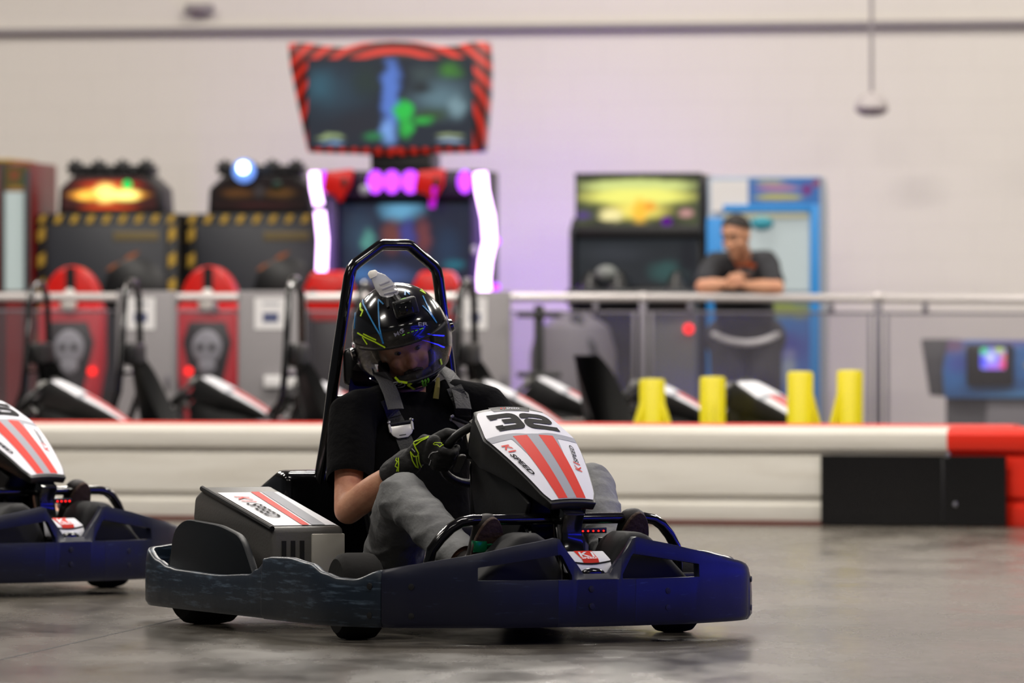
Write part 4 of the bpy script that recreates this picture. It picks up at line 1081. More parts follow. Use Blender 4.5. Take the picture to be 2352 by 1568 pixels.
# ================================================================== YELLOW POSTS
M_yel = pm('yellow painted steel', (222, 208, 22), 0.38)
for px, py, Y, lean, lab in [(1498, 870, 30.15, (.9, -.5), 'yellow steel post with splayed braces, shortest of the four'), (1637, 865, 30.0, (-.15, -1), 'yellow steel post with its brace facing the track'),
                       (1838, 853, 29.75, (1.1, .2), 'tall yellow steel post with its brace beside the blue game machine'), (1952, 850, 29.7, (-1.1, -.2), 'tall yellow steel post alone in front of the white wall')]:
    x = RX(px, Y); zt = .9 - (py-770)/F*Y; r = .064
    e = empty('yellow_post', (x, Y, 0)); set_props(e, lab, 'post', 'yellow steel posts')
    mk('post_tube', MB().lathe([(r, .01), (r, zt-.012), (r-.008, zt), (.001, zt+.002)], 28), M_yel, e)
    bx('base_plate', (-.1, -.1, 0), (.1, .1, .012), M_yel, e, bevel=.003)
    d_ = Vector((lean[0], lean[1], 0)).normalized()
    for s in ((1, -1) if px == 1498 else (1,)):
        q = Vector((d_.x*s, d_.y, 0)); mk('brace', MB().tube([q*.05 + Vector((0, 0, .58 if px < 1700 else .62)), q*.085 + Vector((0, 0, .47)), q*.11 + Vector((0, 0, .012))], [.014, .018, .020], 10), M_yel, e)
# ================================================================== BLACK STAND
Y = 34.45; x = RX(1238, Y); e = empty('kart_stand', (x, Y, 0)); set_props(e, 'black upright stand with two crossbars in front of the purple lit wall', 'stand')
zt = .9 + (770-700)/F*Y
mk('upright', MB().box((-.028, -.028, .02), (.028, .028, zt)), M_satin, e, bevel=.006)
for py in (722, 860): z = .9 - (py-770)/F*Y; mk('crossbar', MB().tube([(-.125, -.03, z), (.125, -.03, z)], .017, 10), M_satin, e)
mk('stand_base', MB().box((-.14, -.18, 0), (.14, .18, .03)), M_satin, e, bevel=.008)

# ================================================================== ARCADE MACHINES
M_cab = pm('dark cabinet laminate', (38, 40, 47), 0.4); M_cabk = pm('black cabinet laminate', (16, 16, 18), 0.4)
M_hz = pm('hazard yellow', (186, 150, 46), 0.5); M_redp = pm('red game plastic', (205, 26, 20), 0.28); M_dred = pm('dark red plastic', (120, 14, 16), 0.35)
M_sk = pm('grey mask print', (150, 150, 158), 0.6); M_dim = pm('dim gold print', (110, 96, 60), 0.6); M_or = pm('orange print', (150, 84, 44), 0.6)
M_purple = em('purple lamp', (190, 70, 255), 2.2); M_neonw = em('white violet neon', (236, 190, 255), 6.0); M_lampblue = em('bluish white lamp', (200, 225, 255), 9.0); M_lampgreen = em('green lamp', (30, 200, 90), 1.6)
def base_at(px, Y): return (RX(px, Y), Y, 0)
def zz(py, Y): return .9 + (770-py)/F*Y
def quad(name, x0, z0, x1, z1, y, mat, parent):
    return mk(name, MB().add([(x0,y,z0),(x1,y,z0),(x1,y,z1),(x0,y,z1)], [(0,1,2,3)]), mat, parent, smooth=False)
Yc = 38.0; k_ = Yc/F
lit = picture('lit gold marquee', (40, 8, 5), [(.5,.75,.45,.22,(170,52,14),.2),(.5,.05,.42,.12,(190,66,20),.2),(.48,.44,.50,.26,(228,150,46),.55),(.46,.50,.17,.42,(255,226,120),.3),(.66,.44,.22,.24,(255,240,130),.35),(.25,.42,.14,.16,(240,180,70),.2)], emit=1.9, warp=.06)
unlit = picture('unlit gold marquee', (26, 12, 12), [(.27,.5,.24,.22,(104,68,28),.3),(.72,.5,.24,.22,(104,72,28),.3),(.5,.55,.1,.3,(70,66,66),.2),(.5,.12,.6,.1,(66,26,26),.2)], emit=0, warp=.05)
for i, px in enumerate((243, 588)):
    e = empty('arcade_machine', base_at(px, Yc), WROT)
    set_props(e, ['dark arcade machine with hazard stripes and a glowing gold marquee', 'dark arcade machine with hazard stripes and an unlit marquee under a white lamp'][i], 'arcade machine', 'hazard striped arcade machines')
    w2 = 167*k_; zt = zz(490, Yc)
    bx('cabinet_body', (-w2, .03, 0), (w2, .85, zt), M_cabk, e, bevel=.012)
    bx('front_panel', (-w2+.075, .0, .55), (w2-.075, .03, zt-.075), M_cab, e, bevel=.004)
    n = 9
    for q in range(n):
        x = -w2 + .04 + q*(2*w2-.08)/(n-1); mb = MB().prism([(x-.030, zt-.06), (x+.006, zt-.06), (x+.030, zt-.008), (x-.006, zt-.008)], .02, .032); mk('hazard_block', mb, M_hz, e, smooth=False)
    for s in (-1, 1):
        for q in range(6):
            z = zt - .13 - q*.16; mb = MB().prism([(s*(w2-.035)-.022, z-.05), (s*(w2-.035)+.022, z-.025), (s*(w2-.035)+.022, z+.05), (s*(w2-.035)-.022, z+.025)], .02, .032); mk('hazard_block', mb, M_hz, e, smooth=False)
    bx('title_plate', (.05, -.004, zz(552, Yc)), (.34, .0, zz(532, Yc)), M_dim, e, bevel=.002)
    for x_, z_ in ((.16, 588), (.05, 612)): mk('spark_print', MB().prism([(x_-.05, zz(z_+10, Yc)), (x_+.02, zz(z_+4, Yc)), (x_+.06, zz(z_-12, Yc)), (x_-.01, zz(z_-4, Yc))], -.004, .0), M_or, e, smooth=False)
    mk('speaker_dome', MB().lathe([(.21, .0), (.19, -.015), (.06, -.03), (.001, -.032)], 28, 'y', (.19, .002, zz(668, Yc))), M_cabk, e)
    # marquee
    zb, z1, z2 = zt, zz(432, Yc), zz(402, Yc); mw = 122*k_
    mq = mk('marquee_box', MB().prism([(-mw, zb), (mw, zb), (mw-.01, z1), (mw-.10, z2), (-mw+.10, z2), (-mw+.01, z1)], .10, .45), M_cabk, e, bevel=.008)
    mk('marquee_face', MB().add([(-mw+.03, .094, zb+.03), (mw-.03, .094, zb+.03), (mw-.035, .094, z1), (mw-.12, .094, z2-.01), (-mw+.12, .094, z2-.01), (-mw+.035, .094, z1)], [(0,1,2,3,4,5)]), lit if i == 0 else unlit, mq, smooth=False)
    tw = 95*k_; zc = zz(385, Yc)
    bx('crest_bar', (-tw, .12, zc-.045), (tw, .35, zc+.02), M_cabk, mq, bevel=.02)
    for q in range(4):
        x = -tw + .03 + q*(2*tw-.06)/3; mb = MB(); ns = 8; pol = []
        for a in range(ns*2): rr = .062 if a % 2 == 0 else .040; pol.append((x + rr*math.cos(math.pi*a/ns), zc + rr*math.sin(math.pi*a/ns)))
        mk('crest_gear', mb.prism(pol, .10, .16), M_cabk, mq, bevel=.006)
    mk('green_lamp', MB().ball((.115, .09, zz(424, Yc)), (.032, .012, .030), 12, 8), M_lampgreen if i == 0 else pm('unlit green lens', (14, 50, 34), .3), mq)
    if i == 1:
        mk('beacon', MB().ball((-.09, .06, zz(392, Yc)), .075, 16, 10), pm('blue lens', (110, 150, 225), .2, emit=((120, 165, 255), .9)), mq)
        mk('beacon_bulb', MB().ball((-.078, -.02, zz(385, Yc)), .036, 14, 8), M_lampblue, mq)
    # red seat with mask front
    g = empty('game_seat', (RX((162, 478)[i], 36.3), 36.3, 0), WROT); set_props(g, ['red racing game seat with a grey mask, below the glowing marquee', 'red racing game seat with a grey mask, below the unlit marquee'][i], 'game seat', 'red game seats')
    zt2 = zz(610, 36.3); sw = 68*36.3/F
    def rr_(w, z0, z1, rt): return [(-w, z0), (w, z0)] + [(w*math.cos(R(a)), z1 - rt + rt*math.sin(R(a))) for a in range(0, 181, 15)]
    mk('seat_back', MB().prism(rr_(sw, .88, zt2, .24), 0, .14), M_redp, g, bevel=.02, seg=3)
    mk('back_stripe', MB().prism([(-.035, .90), (.035, .90), (.028, zt2-.01), (-.028, zt2-.01)], -.006, .002), M_cabk, g, smooth=False)
    mk('seat_shell', MB().prism([(-.13, .08), (.13, .08), (.15, .45), (.20, .72), (.20, 1.08), (-.20, 1.08), (-.20, .72), (-.15, .45)], -.02, .12), pm('crimson shell', (196, 30, 44), .4), g, bevel=.03, seg=3)
    mk('mask_panel', MB().prism([(-.08, .56), (.08, .56), (.15, .86), (.11, .98), (-.11, .98), (-.15, .86)], -.034, -.02), M_cabk, g, bevel=.006)
    mk('mask', MB().ball((0, -.035, .83), (.092, .02, .105), 18, 10), M_sk, g)
    mk('mask_jaw', MB().ball((0, -.035, .72), (.055, .018, .05), 14, 8), M_sk, g)
    for s in (-1, 1): mk('mask_eye', MB().ball((s*.036, -.054, .83), (.024, .01, .022), 10, 6), M_cabk, g)
    mk('headrest', MB().limb([(0, -.02, zt2-.17), (0, -.05, zt2-.23)], [.035, .05]), pm('pale plastic', (205, 200, 196), .5), g)
    mk('floor_step', MB().box((-.24, -.12, 0), (.24, .34, .10)), M_cab, g, bevel=.01)
    mk('warning_lamp', MB().ball((.14 if i == 0 else -.11, -.03, zz(852, 36.3)), .026, 10, 6), M_ledred, g)

# tall crane machine cut by the picture's edge
e = empty('prize_machine', base_at(20, Yc), WROT); set_props(e, 'tall prize machine with yellow top and pale glass beside the hazard striped machines', 'arcade machine')
zt = zz(372, Yc)
bx('cabinet_body', (-.52, .02, 0), (.13, .7, zt), M_dred, e, bevel=.012)
quad('glass_front', -.03, zz(668, Yc), .10, zz(440, Yc), .012, pm('pale glass', (176, 190, 190), .15, emit=((176, 190, 190), .25)), e)
quad('marquee_face', -.03, zz(436, Yc), .13, zz(380, Yc), .012, picture('worn print marquee', (112, 96, 44), [(.4,.6,.3,.3,(170,84,50),.2),(.8,.4,.3,.4,(86,104,60),.2),(.5,.05,.6,.15,(200,150,60),.2)], emit=.5), e)
bx('top_cap', (-.52, .0, zt), (.02, .6, zt+.02), M_hz, e, bevel=.006); bx('corner_post', (.10, -.01, 0), (.135, .03, zt-.05), M_cab, e, bevel=.006)
bx('side_trim', (-.06, -.012, 0), (-.03, .03, zt), M_cabk, e, bevel=.006)

# big twin-screen machine with neon sides
Yb = 37.0; kb = Yb/F; CX = 910
e = empty('arcade_machine', base_at(CX, Yb), WROT); set_props(e, 'huge arcade machine with a red framed upper screen and white violet neon sides', 'arcade machine')
def X(px): return (px-CX)*kb
def Z(py): return zz(py, Yb)
bx('cabinet_body', (X(722), .05, 0), (X(1118), .45, Z(392)), M_cabk, e, bevel=.012)
fo = [(X(655),Z(97)),(X(690),Z(96)),(X(740),Z(104)),(X(790),Z(108)),(X(830),Z(98)),(X(900),Z(94)),(X(955),Z(97)),(X(1010),Z(108)),(X(1050),Z(106)),(X(1085),Z(98)),(X(1122),Z(98)),(X(1126),Z(150)),(X(1124),Z(220)),(X(1112),Z(350)),(X(1000),Z(352)),(X(900),Z(358)),(X(800),Z(352)),(X(702),Z(348)),(X(676),Z(230)),(X(660),Z(150))]
M_frame = bpy.data.materials.new('red striped screen frame'); M_frame.use_nodes = True
nt = M_frame.node_tree; b_ = nt.nodes['Principled BSDF']; tc = nt.nodes.new('ShaderNodeTexCoord'); wv = nt.nodes.new('ShaderNodeTexWave'); wv.wave_type = 'RINGS'; wv.rings_direction = 'Y'
wv.inputs['Scale'].default_value = 4.2; wv.inputs['Distortion'].default_value = 1.5
mpp = nt.nodes.new('ShaderNodeMapping'); mpp.inputs['Location'].default_value = (0, 0, -2.0); nt.links.new(tc.outputs['Object'], mpp.inputs[0]); nt.links.new(mpp.outputs[0], wv.inputs[0])
cr = nt.nodes.new('ShaderNodeValToRGB'); cr.color_ramp.elements[0].color = (*lin((24, 6, 6)), 1); cr.color_ramp.elements[1].color = (*lin((206, 44, 28)), 1); cr.color_ramp.elements[0].position = .25; cr.color_ramp.elements[1].position = .7
nt.links.new(wv.outputs['Fac'], cr.inputs[0]); nt.links.new(cr.outputs[0], b_.inputs['Base Color']); b_.inputs['Roughness'].default_value = .35
fr_ = mk('screen_frame', MB().prism(fo, .0, .16), M_frame, e, bevel=.012, bang=60)
scr = picture('waterfall game screen', (20, 32, 46), [(.18,.62,.28,.45,(34,58,74),.0),(.30,.25,.3,.3,(28,32,44),.0),(.08,.7,.14,.3,(42,86,104),.0),(.36,.75,.14,.3,(26,46,44),.0),
    (.80,.55,.26,.34,(92,122,134),.0),(.70,.82,.14,.18,(54,70,72),.0),(.86,.86,.12,.14,(60,124,40),.1),(.68,.66,.10,.12,(24,34,40),.1),(.74,.36,.15,.12,(46,70,40),.1),(.90,.45,.08,.2,(120,150,160),.1),
    (.505,.60,.075,.62,(84,122,206),.35),(.49,.18,.075,.20,(120,164,232),.2),(.585,.40,.075,.17,(34,196,70),.4),(.60,.22,.06,.16,(40,180,66),.3),(.70,.30,.08,.07,(36,170,60),.3),
    (.40,.12,.09,.07,(36,120,70),.3),(.14,.12,.11,.035,(150,170,120),.4),(.15,.06,.11,.025,(120,150,190),.4),(.86,.13,.11,.03,(150,165,120),.4),(.86,.07,.11,.03,(150,170,200),.4)], emit=.95, warp=.045, wscale=9)
quad('screen', X(702), Z(338), X(1090), Z(134), -.004, scr, fr_)
bx('screen_neck', (X(845), .06, Z(392)), (X(985), .4, Z(350)), M_cabk, e, bevel=.01)
quad('lower_screen', X(778), Z(655), X(1090), Z(468), .044, picture('jungle game screen', (26, 34, 58), [(.15,.6,.2,.5,(48,72,96),.0),(.45,.92,.22,.2,(110,180,220),.2),(.38,.6,.11,.3,(120,64,60),.2),(.5,.62,.10,.3,(70,70,150),.2),(.62,.6,.08,.35,(120,60,66),.2),(.2,.55,.08,.2,(90,160,150),.2),
     (.35,.12,.3,.2,(78,104,160),.0),(.8,.45,.16,.4,(30,54,84),.1),(.85,.25,.12,.1,(30,110,130),.2),(.15,.15,.14,.15,(70,120,180),.1)], emit=.8, warp=.05, wscale=8), e)
bx('screen_surround', (X(770), .045, Z(662)), (X(1098), .06, Z(460)), M_cabk, e, bevel=.004)
bx('canopy', (X(735), -.06, Z(455)), (X(1108), .06, Z(392)), pm('violet black laminate', (30, 14, 46), .35), e, bevel=.01)
for px_, w_ in ((866, 20), (905, 20), (948, 22), (1075, 18), (746, 12)): mk('purple_lamp', MB().ball((X(px_), -.064, Z(418)), (w_*kb, .012, 27*kb), 14, 8), M_purple, e)
for px_, s in ((785, 1), (1000, 1)):
    mk('gun_holster', MB().prism([(X(px_-32), Z(395)), (X(px_+34), Z(388)), (X(px_+28), Z(425)), (X(px_+4), Z(468)), (X(px_-12), Z(448)), (X(px_-40), Z(440))], -.13, -.07), M_redp, e, bevel=.015)
    mk('holster_hole', MB().ball((X(px_+14), -.132, Z(420)), (.02, .004, .03), 10, 6), M_cabk, e)
mk('violet_grip', MB().tube([(X(1000), -.10, Z(478)), (X(1010), -.12, Z(430))], .02, 8), em('magenta lamp', (200, 30, 220), 1.0), e)
mk('white_knob', MB().ball((X(842), -.08, Z(437)), .035, 12, 8), M_grey, e)
def neon(pts, r): return mk('neon_tube', MB().tube([(X(a), -.08, Z(b)) for a, b in pts], r, 12), M_neonw, e)
neon([(724, 395), (726, 430), (735, 470)], .030); neon([(737, 485), (744, 550), (741, 625)], .032)
neon([(1112, 398), (1116, 440), (1130, 500), (1134, 555), (1124, 600), (1120, 640), (1122, 678)], .040)
for s, px_ in ((-1, 765), (1, 1098)): bx('side_fin', (X(px_)-.03, -.05, .2), (X(px_)+.03, .3, Z(455)), pm('violet side fin', (44, 22, 80), .4), e, bevel=.01)
for py_ in (555, 660): mk('pink_lamp', MB().ball((X(1146), -.05, Z(py_)), .028, 10, 6), M_purple, e)
mk('silver_knob', MB().ball((X(1097), -.07, Z(575)), (.02, .02, .03), 10, 6), M_grey, e)
bx('wall_washer', (X(1050), 1.06, .25), (X(1066), 1.08, Z(430)), em('violet wall washer', (140, 60, 255), 58.0), e, bevel=0)
for z_ in (.5, 1.4): bx('washer_arm', (X(1054), .44, z_), (X(1062), 1.06, z_+.03), M_cabk, e, bevel=0)
for px_, lab in ((752, 'red bucket seat by the first grey post under the neon machine'), (1000, 'red bucket seat under the neon machine beside the roll hoop of kart 32')):
    g = empty('game_seat', (RX(px_, 36.0), 36.0, 0), WROT); set_props(g, lab, 'game seat', 'red bucket seats'); zt2 = zz(622, 36.0)
    mk('seat_back', MB().prism([(-.10, .98), (.10, .98), (.13, zt2-.22), (.15, zt2-.10), (.10, zt2), (-.10, zt2), (-.15, zt2-.10), (-.13, zt2-.22)], 0, .12), M_redp, g, bevel=.03, seg=3)
    mk('seat_base', MB().prism([(-.15, .12), (.15, .12), (.15, .46), (-.15, .46)], -.02, .42), M_cabk, g, bevel=.03); mk('seat_column', MB().prism([(-.08, .44), (.08, .44), (.09, 1.0), (-.09, 1.0)], .02, .10), M_cabk, g, bevel=.03)
    for s in (-1, 1): mk('belt_slot', MB().ball((s*.09, -.002, zt2-.13), (.03, .006, .022), 10, 6), M_cabk, g)
    bx('pedestal', (-.12, .05, 0), (.12, .35, .13), M_cabk, g)

# dark gun game with yellow marquee
Yd = 36.9; CX = 1460; kd = Yd/F
def X(px): return (px-CX)*kd
def Z(py): return zz(py, Yd)
e = empty('arcade_machine', base_at(CX, Yd), WROT); set_props(e, 'black arcade machine with a bright yellow green marquee', 'arcade machine')
bx('cabinet_body', (X(1312), .1, 0), (X(1608), .8, Z(398)), M_cabk, e, bevel=.012)
mk('side_panel', MB().prism([(.0, .35), (.0, Z(530)), (.12, Z(500)), (.12, .35)], X(1306), X(1316), 'x'), M_cab, e, smooth=False)
quad('marquee_face', X(1318), Z(516), X(1600), Z(404), .092, picture('yellow green marquee', (60, 66, 40), [(.5,.80,.60,.18,(190,200,120),.5),(.5,.58,.62,.24,(222,220,108),.4),(.5,.30,.36,.28,(226,210,96),.2),(.28,.20,.14,.2,(226,214,150),.3),(.52,.30,.10,.34,(236,178,50),.3),(.60,.38,.08,.16,(220,150,40),.3),
   (.90,.24,.08,.13,(176,130,126),.3),(.05,.2,.10,.14,(70,50,110),.2),(.20,.05,.2,.06,(40,40,30),.2),(.75,.02,.2,.12,(26,24,26),.2)], emit=1.3, warp=.05, wscale=12), e)
bx('marquee_rim', (X(1312), .085, Z(404)), (X(1608), .12, Z(396)), M_cabk, e, bevel=.004)
mk('purple_lamp', MB().ball((X(1528), .07, Z(508)), (.035, .012, .03), 12, 8), em('dim purple lamp', (120, 40, 170), .6), e)
quad('screen', X(1318), Z(655), X(1600), Z(548), .094, picture('dim game screen', (46, 50, 54), [(.3,.7,.4,.3,(58,62,68),.1),(.75,.3,.22,.35,(58,92,90),.2),(.2,.1,.3,.3,(36,38,42),.1),(.92,.6,.12,.6,(34,36,42),.2)], emit=.75, rough=.2), e)
bx('screen_bezel', (X(1308), .02, Z(545)), (X(1610), .1, Z(518)), M_cabk, e, bevel=.006)
for px_ in (1360, 1425, 1560): mk('gun_grip', MB().limb([(X(px_), -.10, Z(668)), (X(px_), -.06, Z(640))], [.075, .05]), M_cabk, e)
mk('player_toy', MB().ball((X(1398), -.1, Z(628)), (.07, .05, .05), 12, 8), pm('pale grey toy', (120, 124, 122), .6), e)
bx('control_shelf', (X(1312), -.25, Z(700)), (X(1606), .1, Z(664)), M_cab, e, bevel=.02)
mk('pedestal', MB().lathe([(.25, 0), (.27, .1), (.26, .8), (.22, .95), (.10, 1.03), (.001, 1.05)], 24, 'z', (X(1335), -.32, 0)), pm('grey rounded pedestal', (120, 116, 122), .5), e)
mk('red_button', MB().ball((X(1592), -.16, Z(755)), .03, 10, 6), M_ledred, e)
bx('lower_front', (X(1480), -.12, .05), (X(1606), .12, Z(700)), pm('olive grey laminate', (92, 92, 90), .5), e, bevel=.01)
mk('motor_bike_toy', MB().limb([(X(1352), -.46, Z(735)), (X(1380), -.48, Z(800)), (X(1400), -.46, Z(900))], [.04, .06, .09]), M_cabk, e)
mk('toy_leg', MB().limb([(X(1362), -.46, Z(800)), (X(1335), -.46, Z(915))], [.05, .06]), M_cabk, e)

# blue and white prize game
Ye = 36.8; CX = 1750; ke = Ye/F
def X(px): return (px-CX)*ke
def Z(py): return zz(py, Ye)
M_sky = pm('bright blue laminate', (36, 138, 214), .4); M_paleglass = pm('pale blue white panel', (186, 200, 204), .3, emit=((186, 200, 204), .12))
e = empty('prize_machine', base_at(CX, Ye), WROT); set_props(e, 'bright blue and white prize machine behind the leaning man', 'arcade machine')
M_paleblue = pm('pale blue side', (158, 172, 190), .4)
mk('cabinet_body', MB().prism([(.02, 0), (.02, Z(404)), (.30, Z(404)), (.38, Z(425)), (.42, Z(470)), (.42, 0)], X(1622), X(1884), 'x'), M_paleblue, e, bevel=.02)
quad('window', X(1660), Z(668), X(1860), Z(480), .012, M_paleglass, e)
for a, b, c, d_ in ((1622, 970, 1660, 500), (1862, 970, 1884, 470), (1660, 488, 1862, 470)): bx('blue_frame', (X(a), -.01, max(0, Z(b))), (X(c), .022, Z(d_)), M_sky, e, bevel=.006)
quad('header_sign', X(1718), Z(470), X(1884), Z(408), .006, picture('colourful header', (70, 140, 220), [(.42,.28,.42,.14,(236,222,110),.6),(.4,.62,.40,.18,(224,160,190),.4),(.3,.86,.3,.10,(230,220,160),.4),(.82,.55,.12,.32,(150,60,150),.3),(.95,.8,.08,.2,(190,70,90),.3)], emit=.55, warp=.06), e)
quad('paper_notice', X(1632), Z(486), X(1718), Z(414), .0, M_paper, e)
quad('lower_print', X(1662), Z(960), X(1862), Z(690), .012, picture('self lit blue sea print', (74, 118, 196), [(.5,.92,.8,.12,(170,180,90),.4),(.6,.78,.6,.14,(60,130,205),.2),(.7,.60,.4,.2,(76,84,176),.2),(.75,.4,.14,.2,(176,186,200),.2),(.8,.3,.05,.06,(200,130,60),.4),(.75,.55,.12,.06,(150,150,200),.3),(.3,.3,.4,.4,(60,140,205),.1)], emit=.5, warp=.05), e)  # printed panel, given its own emission to lift its dim blue
mk('teal_prize', MB().ball((X(1750), .0, Z(512)), (.07, .02, .04), 12, 8), pm('teal toy', (50, 150, 170), .5), e)
bx('pale_strip', (X(1664), -.002, Z(500)), (X(1856), .012, Z(486)), pm('cream strip', (206, 206, 176), .5), e, bevel=.002)

# low blue ticket machine at the right
Yf = 36.0; CX = 2260; kf = Yf/F
def X(px): return (px-CX)*kf
def Z(py): return zz(py, Yf)
M_fg = pm('charcoal plastic', (78, 78, 82), .5)
e = empty('ticket_game', base_at(CX, Yf), WROT); set_props(e, 'low grey and blue ticket game with a small rainbow screen', 'arcade machine')
mk('cabinet_wing', MB().prism([(X(2114), Z(778)), (X(2190), Z(778)), (X(2180), Z(912)), (X(2134), Z(908))], .0, .4), M_fg, e, bevel=.012)
mk('blue_front', MB().prism([(X(2178), Z(780)), (X(2420), Z(782)), (X(2420), Z(914)), (X(2170), Z(914)), (X(2166), Z(850))], -.04, .4), picture('blue game front', (60, 120, 190), [(.1,.9,.2,.25,(104,70,110),.2),(.15,.6,.2,.3,(72,92,176),.1),(.6,.95,.5,.14,(80,84,160),.2),(.8,.55,.07,.1,(170,170,110),.3),(.7,.06,.5,.12,(84,150,210),.2)], warp=.05), e, bevel=.012)
bx('screen_housing', (X(2222), -.09, Z(886)), (X(2330), -.03, Z(790)), M_cabk, e, bevel=.02, seg=3)
rs = mk('rainbow_screen', MB().prism(roundpath([(X(2255),Z(828)),(X(2255),Z(798)),(X(2314),Z(798)),(X(2314),Z(848)),(X(2255),Z(848)),(X(2255),Z(820))], .02, 4), -.098, -.09), picture('rainbow screen', (150, 140, 255), [(.15,.85,.3,.3,(60,220,130),.1),(.75,.9,.35,.3,(190,220,90),.1),(.95,.55,.25,.3,(240,120,60),.1),(.9,.2,.28,.3,(250,50,90),.1),(.1,.35,.3,.4,(70,80,255),.1),(.4,.55,.25,.3,(225,235,255),.1),(.5,.1,.3,.2,(190,110,250),.1)], emit=1.4, warp=.02), e, smooth=False)
mk('pedestal', MB().prism([(X(2168), 0), (X(2430), 0), (X(2430), Z(914)), (X(2170), Z(914))], .05, .38), M_fg, e, bevel=.01)
mk('pedestal_side', MB().prism([(X(2250), 0), (X(2430), 0), (X(2430), Z(918)), (X(2268), Z(918))], .01, .06), pm('mid grey plastic', (128, 126, 130), .5), e, bevel=.006)

# ================================================================== WALL FITTINGS
Yw = 37.9
e = empty('hanging_speaker', (RX(2002, Yw), Yw, 0)); set_props(e, 'small pale dome fixture hanging on a thin rod before the wall', 'fixture')
zc = zz(240, Yw)
mk('rod', MB().tube([(0, 0, zc+.05), (0, 0, 6.2)], .012, 8), tm, e)
mk('dome', MB().lathe([(.105, zc-.02), (.10, zc+.01), (.07, zc+.05), (.025, zc+.075), (.001, zc+.08)], 24), pm('pale fixture plastic', (190, 182, 182), .5), e)
mk('fixture_lens', MB().lathe([(.001, zc-.075), (.06, zc-.07), (.10, zc-.045), (.107, zc-.02)], 24), pm('mauve grey lens', (140, 126, 134), .4), e)
e = empty('wall_fixture', (RX(455, 39.4), wallY(RX(455, 39.4)) - .02, 0), WROT); set_props(e, 'small grey box fixture high on the wall above the pipe', 'fixture'); zc = zz(18, 39.4)
bx('fixture_box', (-.09, -.06, zc-.03), (.09, .02, zc+.04), tm, e, bevel=.015); mk('fixture_lens', MB().ball((0, -.06, zc-.005), (.06, .02, .022), 12, 8), pm('dull mauve lens', (140, 128, 136), .5), e)

# ================================================================== LEANING MAN
mx_ = 1.31; MY = railY(1.31) + .03
hd = Vector((-.50, -.80, -.36)).normalized(); hu = (Vector((0, 0, 1)) - hd*hd.z).normalized(); hl = hu.cross(hd)
MH = Matrix(((hd.x, hl.x, hu.x, -.02), (hd.y, hl.y, hu.y, .02), (hd.z, hl.z, hu.z, 1.475), (0,0,0,1)))
b = MB(); head_into(b, MH, 1.0)
Sh = {-1: Vector((-.135, .17, 1.318)), 1: Vector((.165, .16, 1.325))}; El = {-1: Vector((-.215, .0, 1.178)), 1: Vector((.215, .0, 1.172))}; Wr = {-1: Vector((-.085, -.03, 1.195)), 1: Vector((.035, -.035, 1.185))}
Hp = {-1: Vector((-.05, .46, .90)), 1: Vector((.15, .46, .90))}; Kn = {-1: Vector((-.06, .40, .48)), 1: Vector((.17, .42, .48))}; An = {-1: Vector((-.06, .52, .09)), 1: Vector((.17, .55, .09))}
b.limb([(.02, .17, 1.33), MH @ Vector((-.01, 0, -.05))], [.062, .056])
b.limb([(.05, .46, .92), (.04, .36, 1.08), (.02, .20, 1.28)], [(.13, .09), (.14, .09), (.13, .08)], side=(1, 0, 0))
for s in (-1, 1):
    b.limb([Vector((.02, .18, 1.31)), Sh[s]], [.06, .05]); b.limb([Sh[s], El[s]], [.048, .042]); b.limb([El[s], El[s].lerp(Wr[s], .4), Wr[s]], [.043, .045, .029])
    b.limb([Hp[s], Kn[s]], [.08, .055]); b.limb([Kn[s], Kn[s].lerp(An[s], .35), An[s]], [.052, .055, .036]); b.limb([An[s], An[s] + Vector((0, -.05, -.04))], [.036, .034])
    hc = Wr[s] + Vector((-s*.055, -.012, .012)); b.limb([Wr[s], hc], [(.028, .02), (.036, .02)])
    for q in range(4):
        f0 = hc + Vector((-s*.012, -.018, -.026 + .017*q)); b.limb([f0, f0 + Vector((-s*.030, -.016, .004)), f0 + Vector((-s*.036, .012, .008)), f0 + Vector((-s*.016, .022, .008))], [.0095, .009, .0085, .008], 8)
    t0 = hc + Vector((0, -.01, .03)); b.limb([Wr[s] + Vector((-s*.01, -.01, .02)), t0 + Vector((-s*.01, 0, .014)), t0 + Vector((-s*.035, 0, .020))], [.013, .011, .009], 8)
man = fuse('person', b, M_skin, .007, 5); man.location = (mx_, MY, 0)
set_props(man, 'man in dark t-shirt leaning with both forearms on the white railing', 'person')
face_parts(man, MH, 1.0, M_hair, False, True)
M_tee = pm('dark heather cotton', (52, 53, 58), .9, vary=(5, (30, 30, 33), .45, .6, (1, 1, 1)), bump=(30, .3))
b = MB(); b.limb([(.05, .46, .88), (.04, .38, 1.05), (.02, .24, 1.24), (.02, .19, 1.33)], [(.175, .13), (.175, .125), (.165, .12), (.07, .06)], 18, side=(1, 0, 0))
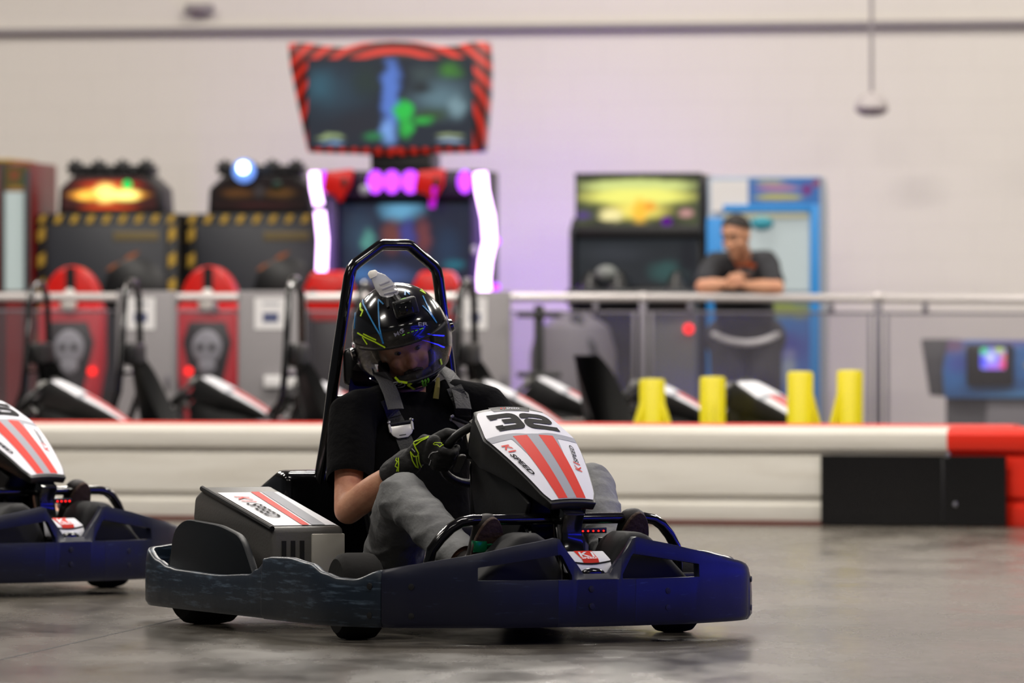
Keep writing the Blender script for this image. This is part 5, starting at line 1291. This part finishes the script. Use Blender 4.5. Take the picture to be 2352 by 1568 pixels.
for s in (-1, 1): b.limb([Vector((.02, .19, 1.31)), Sh[s], Sh[s].lerp(El[s], .72)], [.080, .070, .062], 14)
tee = fuse('t_shirt', b, M_tee, .010, 4, man, disp=wob(10, .008)); tee['label'] = 'dark grey t-shirt'
b = MB(); b.limb([(-.09, .46, .885), (.19, .46, .885)], [(.10, .12), (.10, .12)])
for s in (-1, 1): b.limb([Hp[s], Kn[s] + Vector((0, 0, .02))], [.115, .095], 14)
fuse('shorts', b, pm('charcoal shorts', (58, 58, 62), .9), .010, 4, man)
mk('shirt_hem', MB().tube([(.05 + .200*math.cos(R(a)), .45 + .150*math.sin(R(a)), .885 + .03*math.cos(R(a*2)) - .03*math.sin(R(a))*0) for a in range(0, 361, 15)], .02, 8, cap=False), M_paper, man, label='pale shirt hem')
for s in (-1, 1):
    b = MB(); b.limb([An[s] + Vector((0, .04, -.04)), An[s] + Vector((0, -.06, -.045)), An[s] + Vector((0, -.16, -.055))], [(.038, .040), (.042, .036), (.040, .028)], side=(1, 0, 0)); fuse('shoe', b, M_shoe, .008, 3, man)
bpy.context.view_layer.update(); tb = bvh_world([tee])
line_decal('shirt_print', tb, [[(1690, 608), (1715, 604), (1735, 612)]], .03, pm('orange shirt print', (180, 84, 40), .8), tee, off=.003)
line_decal('shirt_print', tb, [[(1692, 622), (1732, 624)]], .05, pm('grey shirt print', (120, 118, 120), .8), tee, off=.003)

# ================================================================== ADDED BLUE TUBES (unseen, put beside the track to tint the kart bumper blue)
M_added_tube = em('blue tube lamp', (36, 40, 255), 17.0)
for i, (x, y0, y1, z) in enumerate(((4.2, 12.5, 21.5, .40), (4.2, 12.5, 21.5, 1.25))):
    e = empty('added_tube_lamp', (0, 0, 0)); set_props(e, ['lower', 'upper'][i] + ' blue tube lamp out of view beside the track', 'lamp', 'added blue tube lamps')
    mk('tube', MB().tube([(x, y0, z), (x, y1, z)], .035, 10), M_added_tube, e)
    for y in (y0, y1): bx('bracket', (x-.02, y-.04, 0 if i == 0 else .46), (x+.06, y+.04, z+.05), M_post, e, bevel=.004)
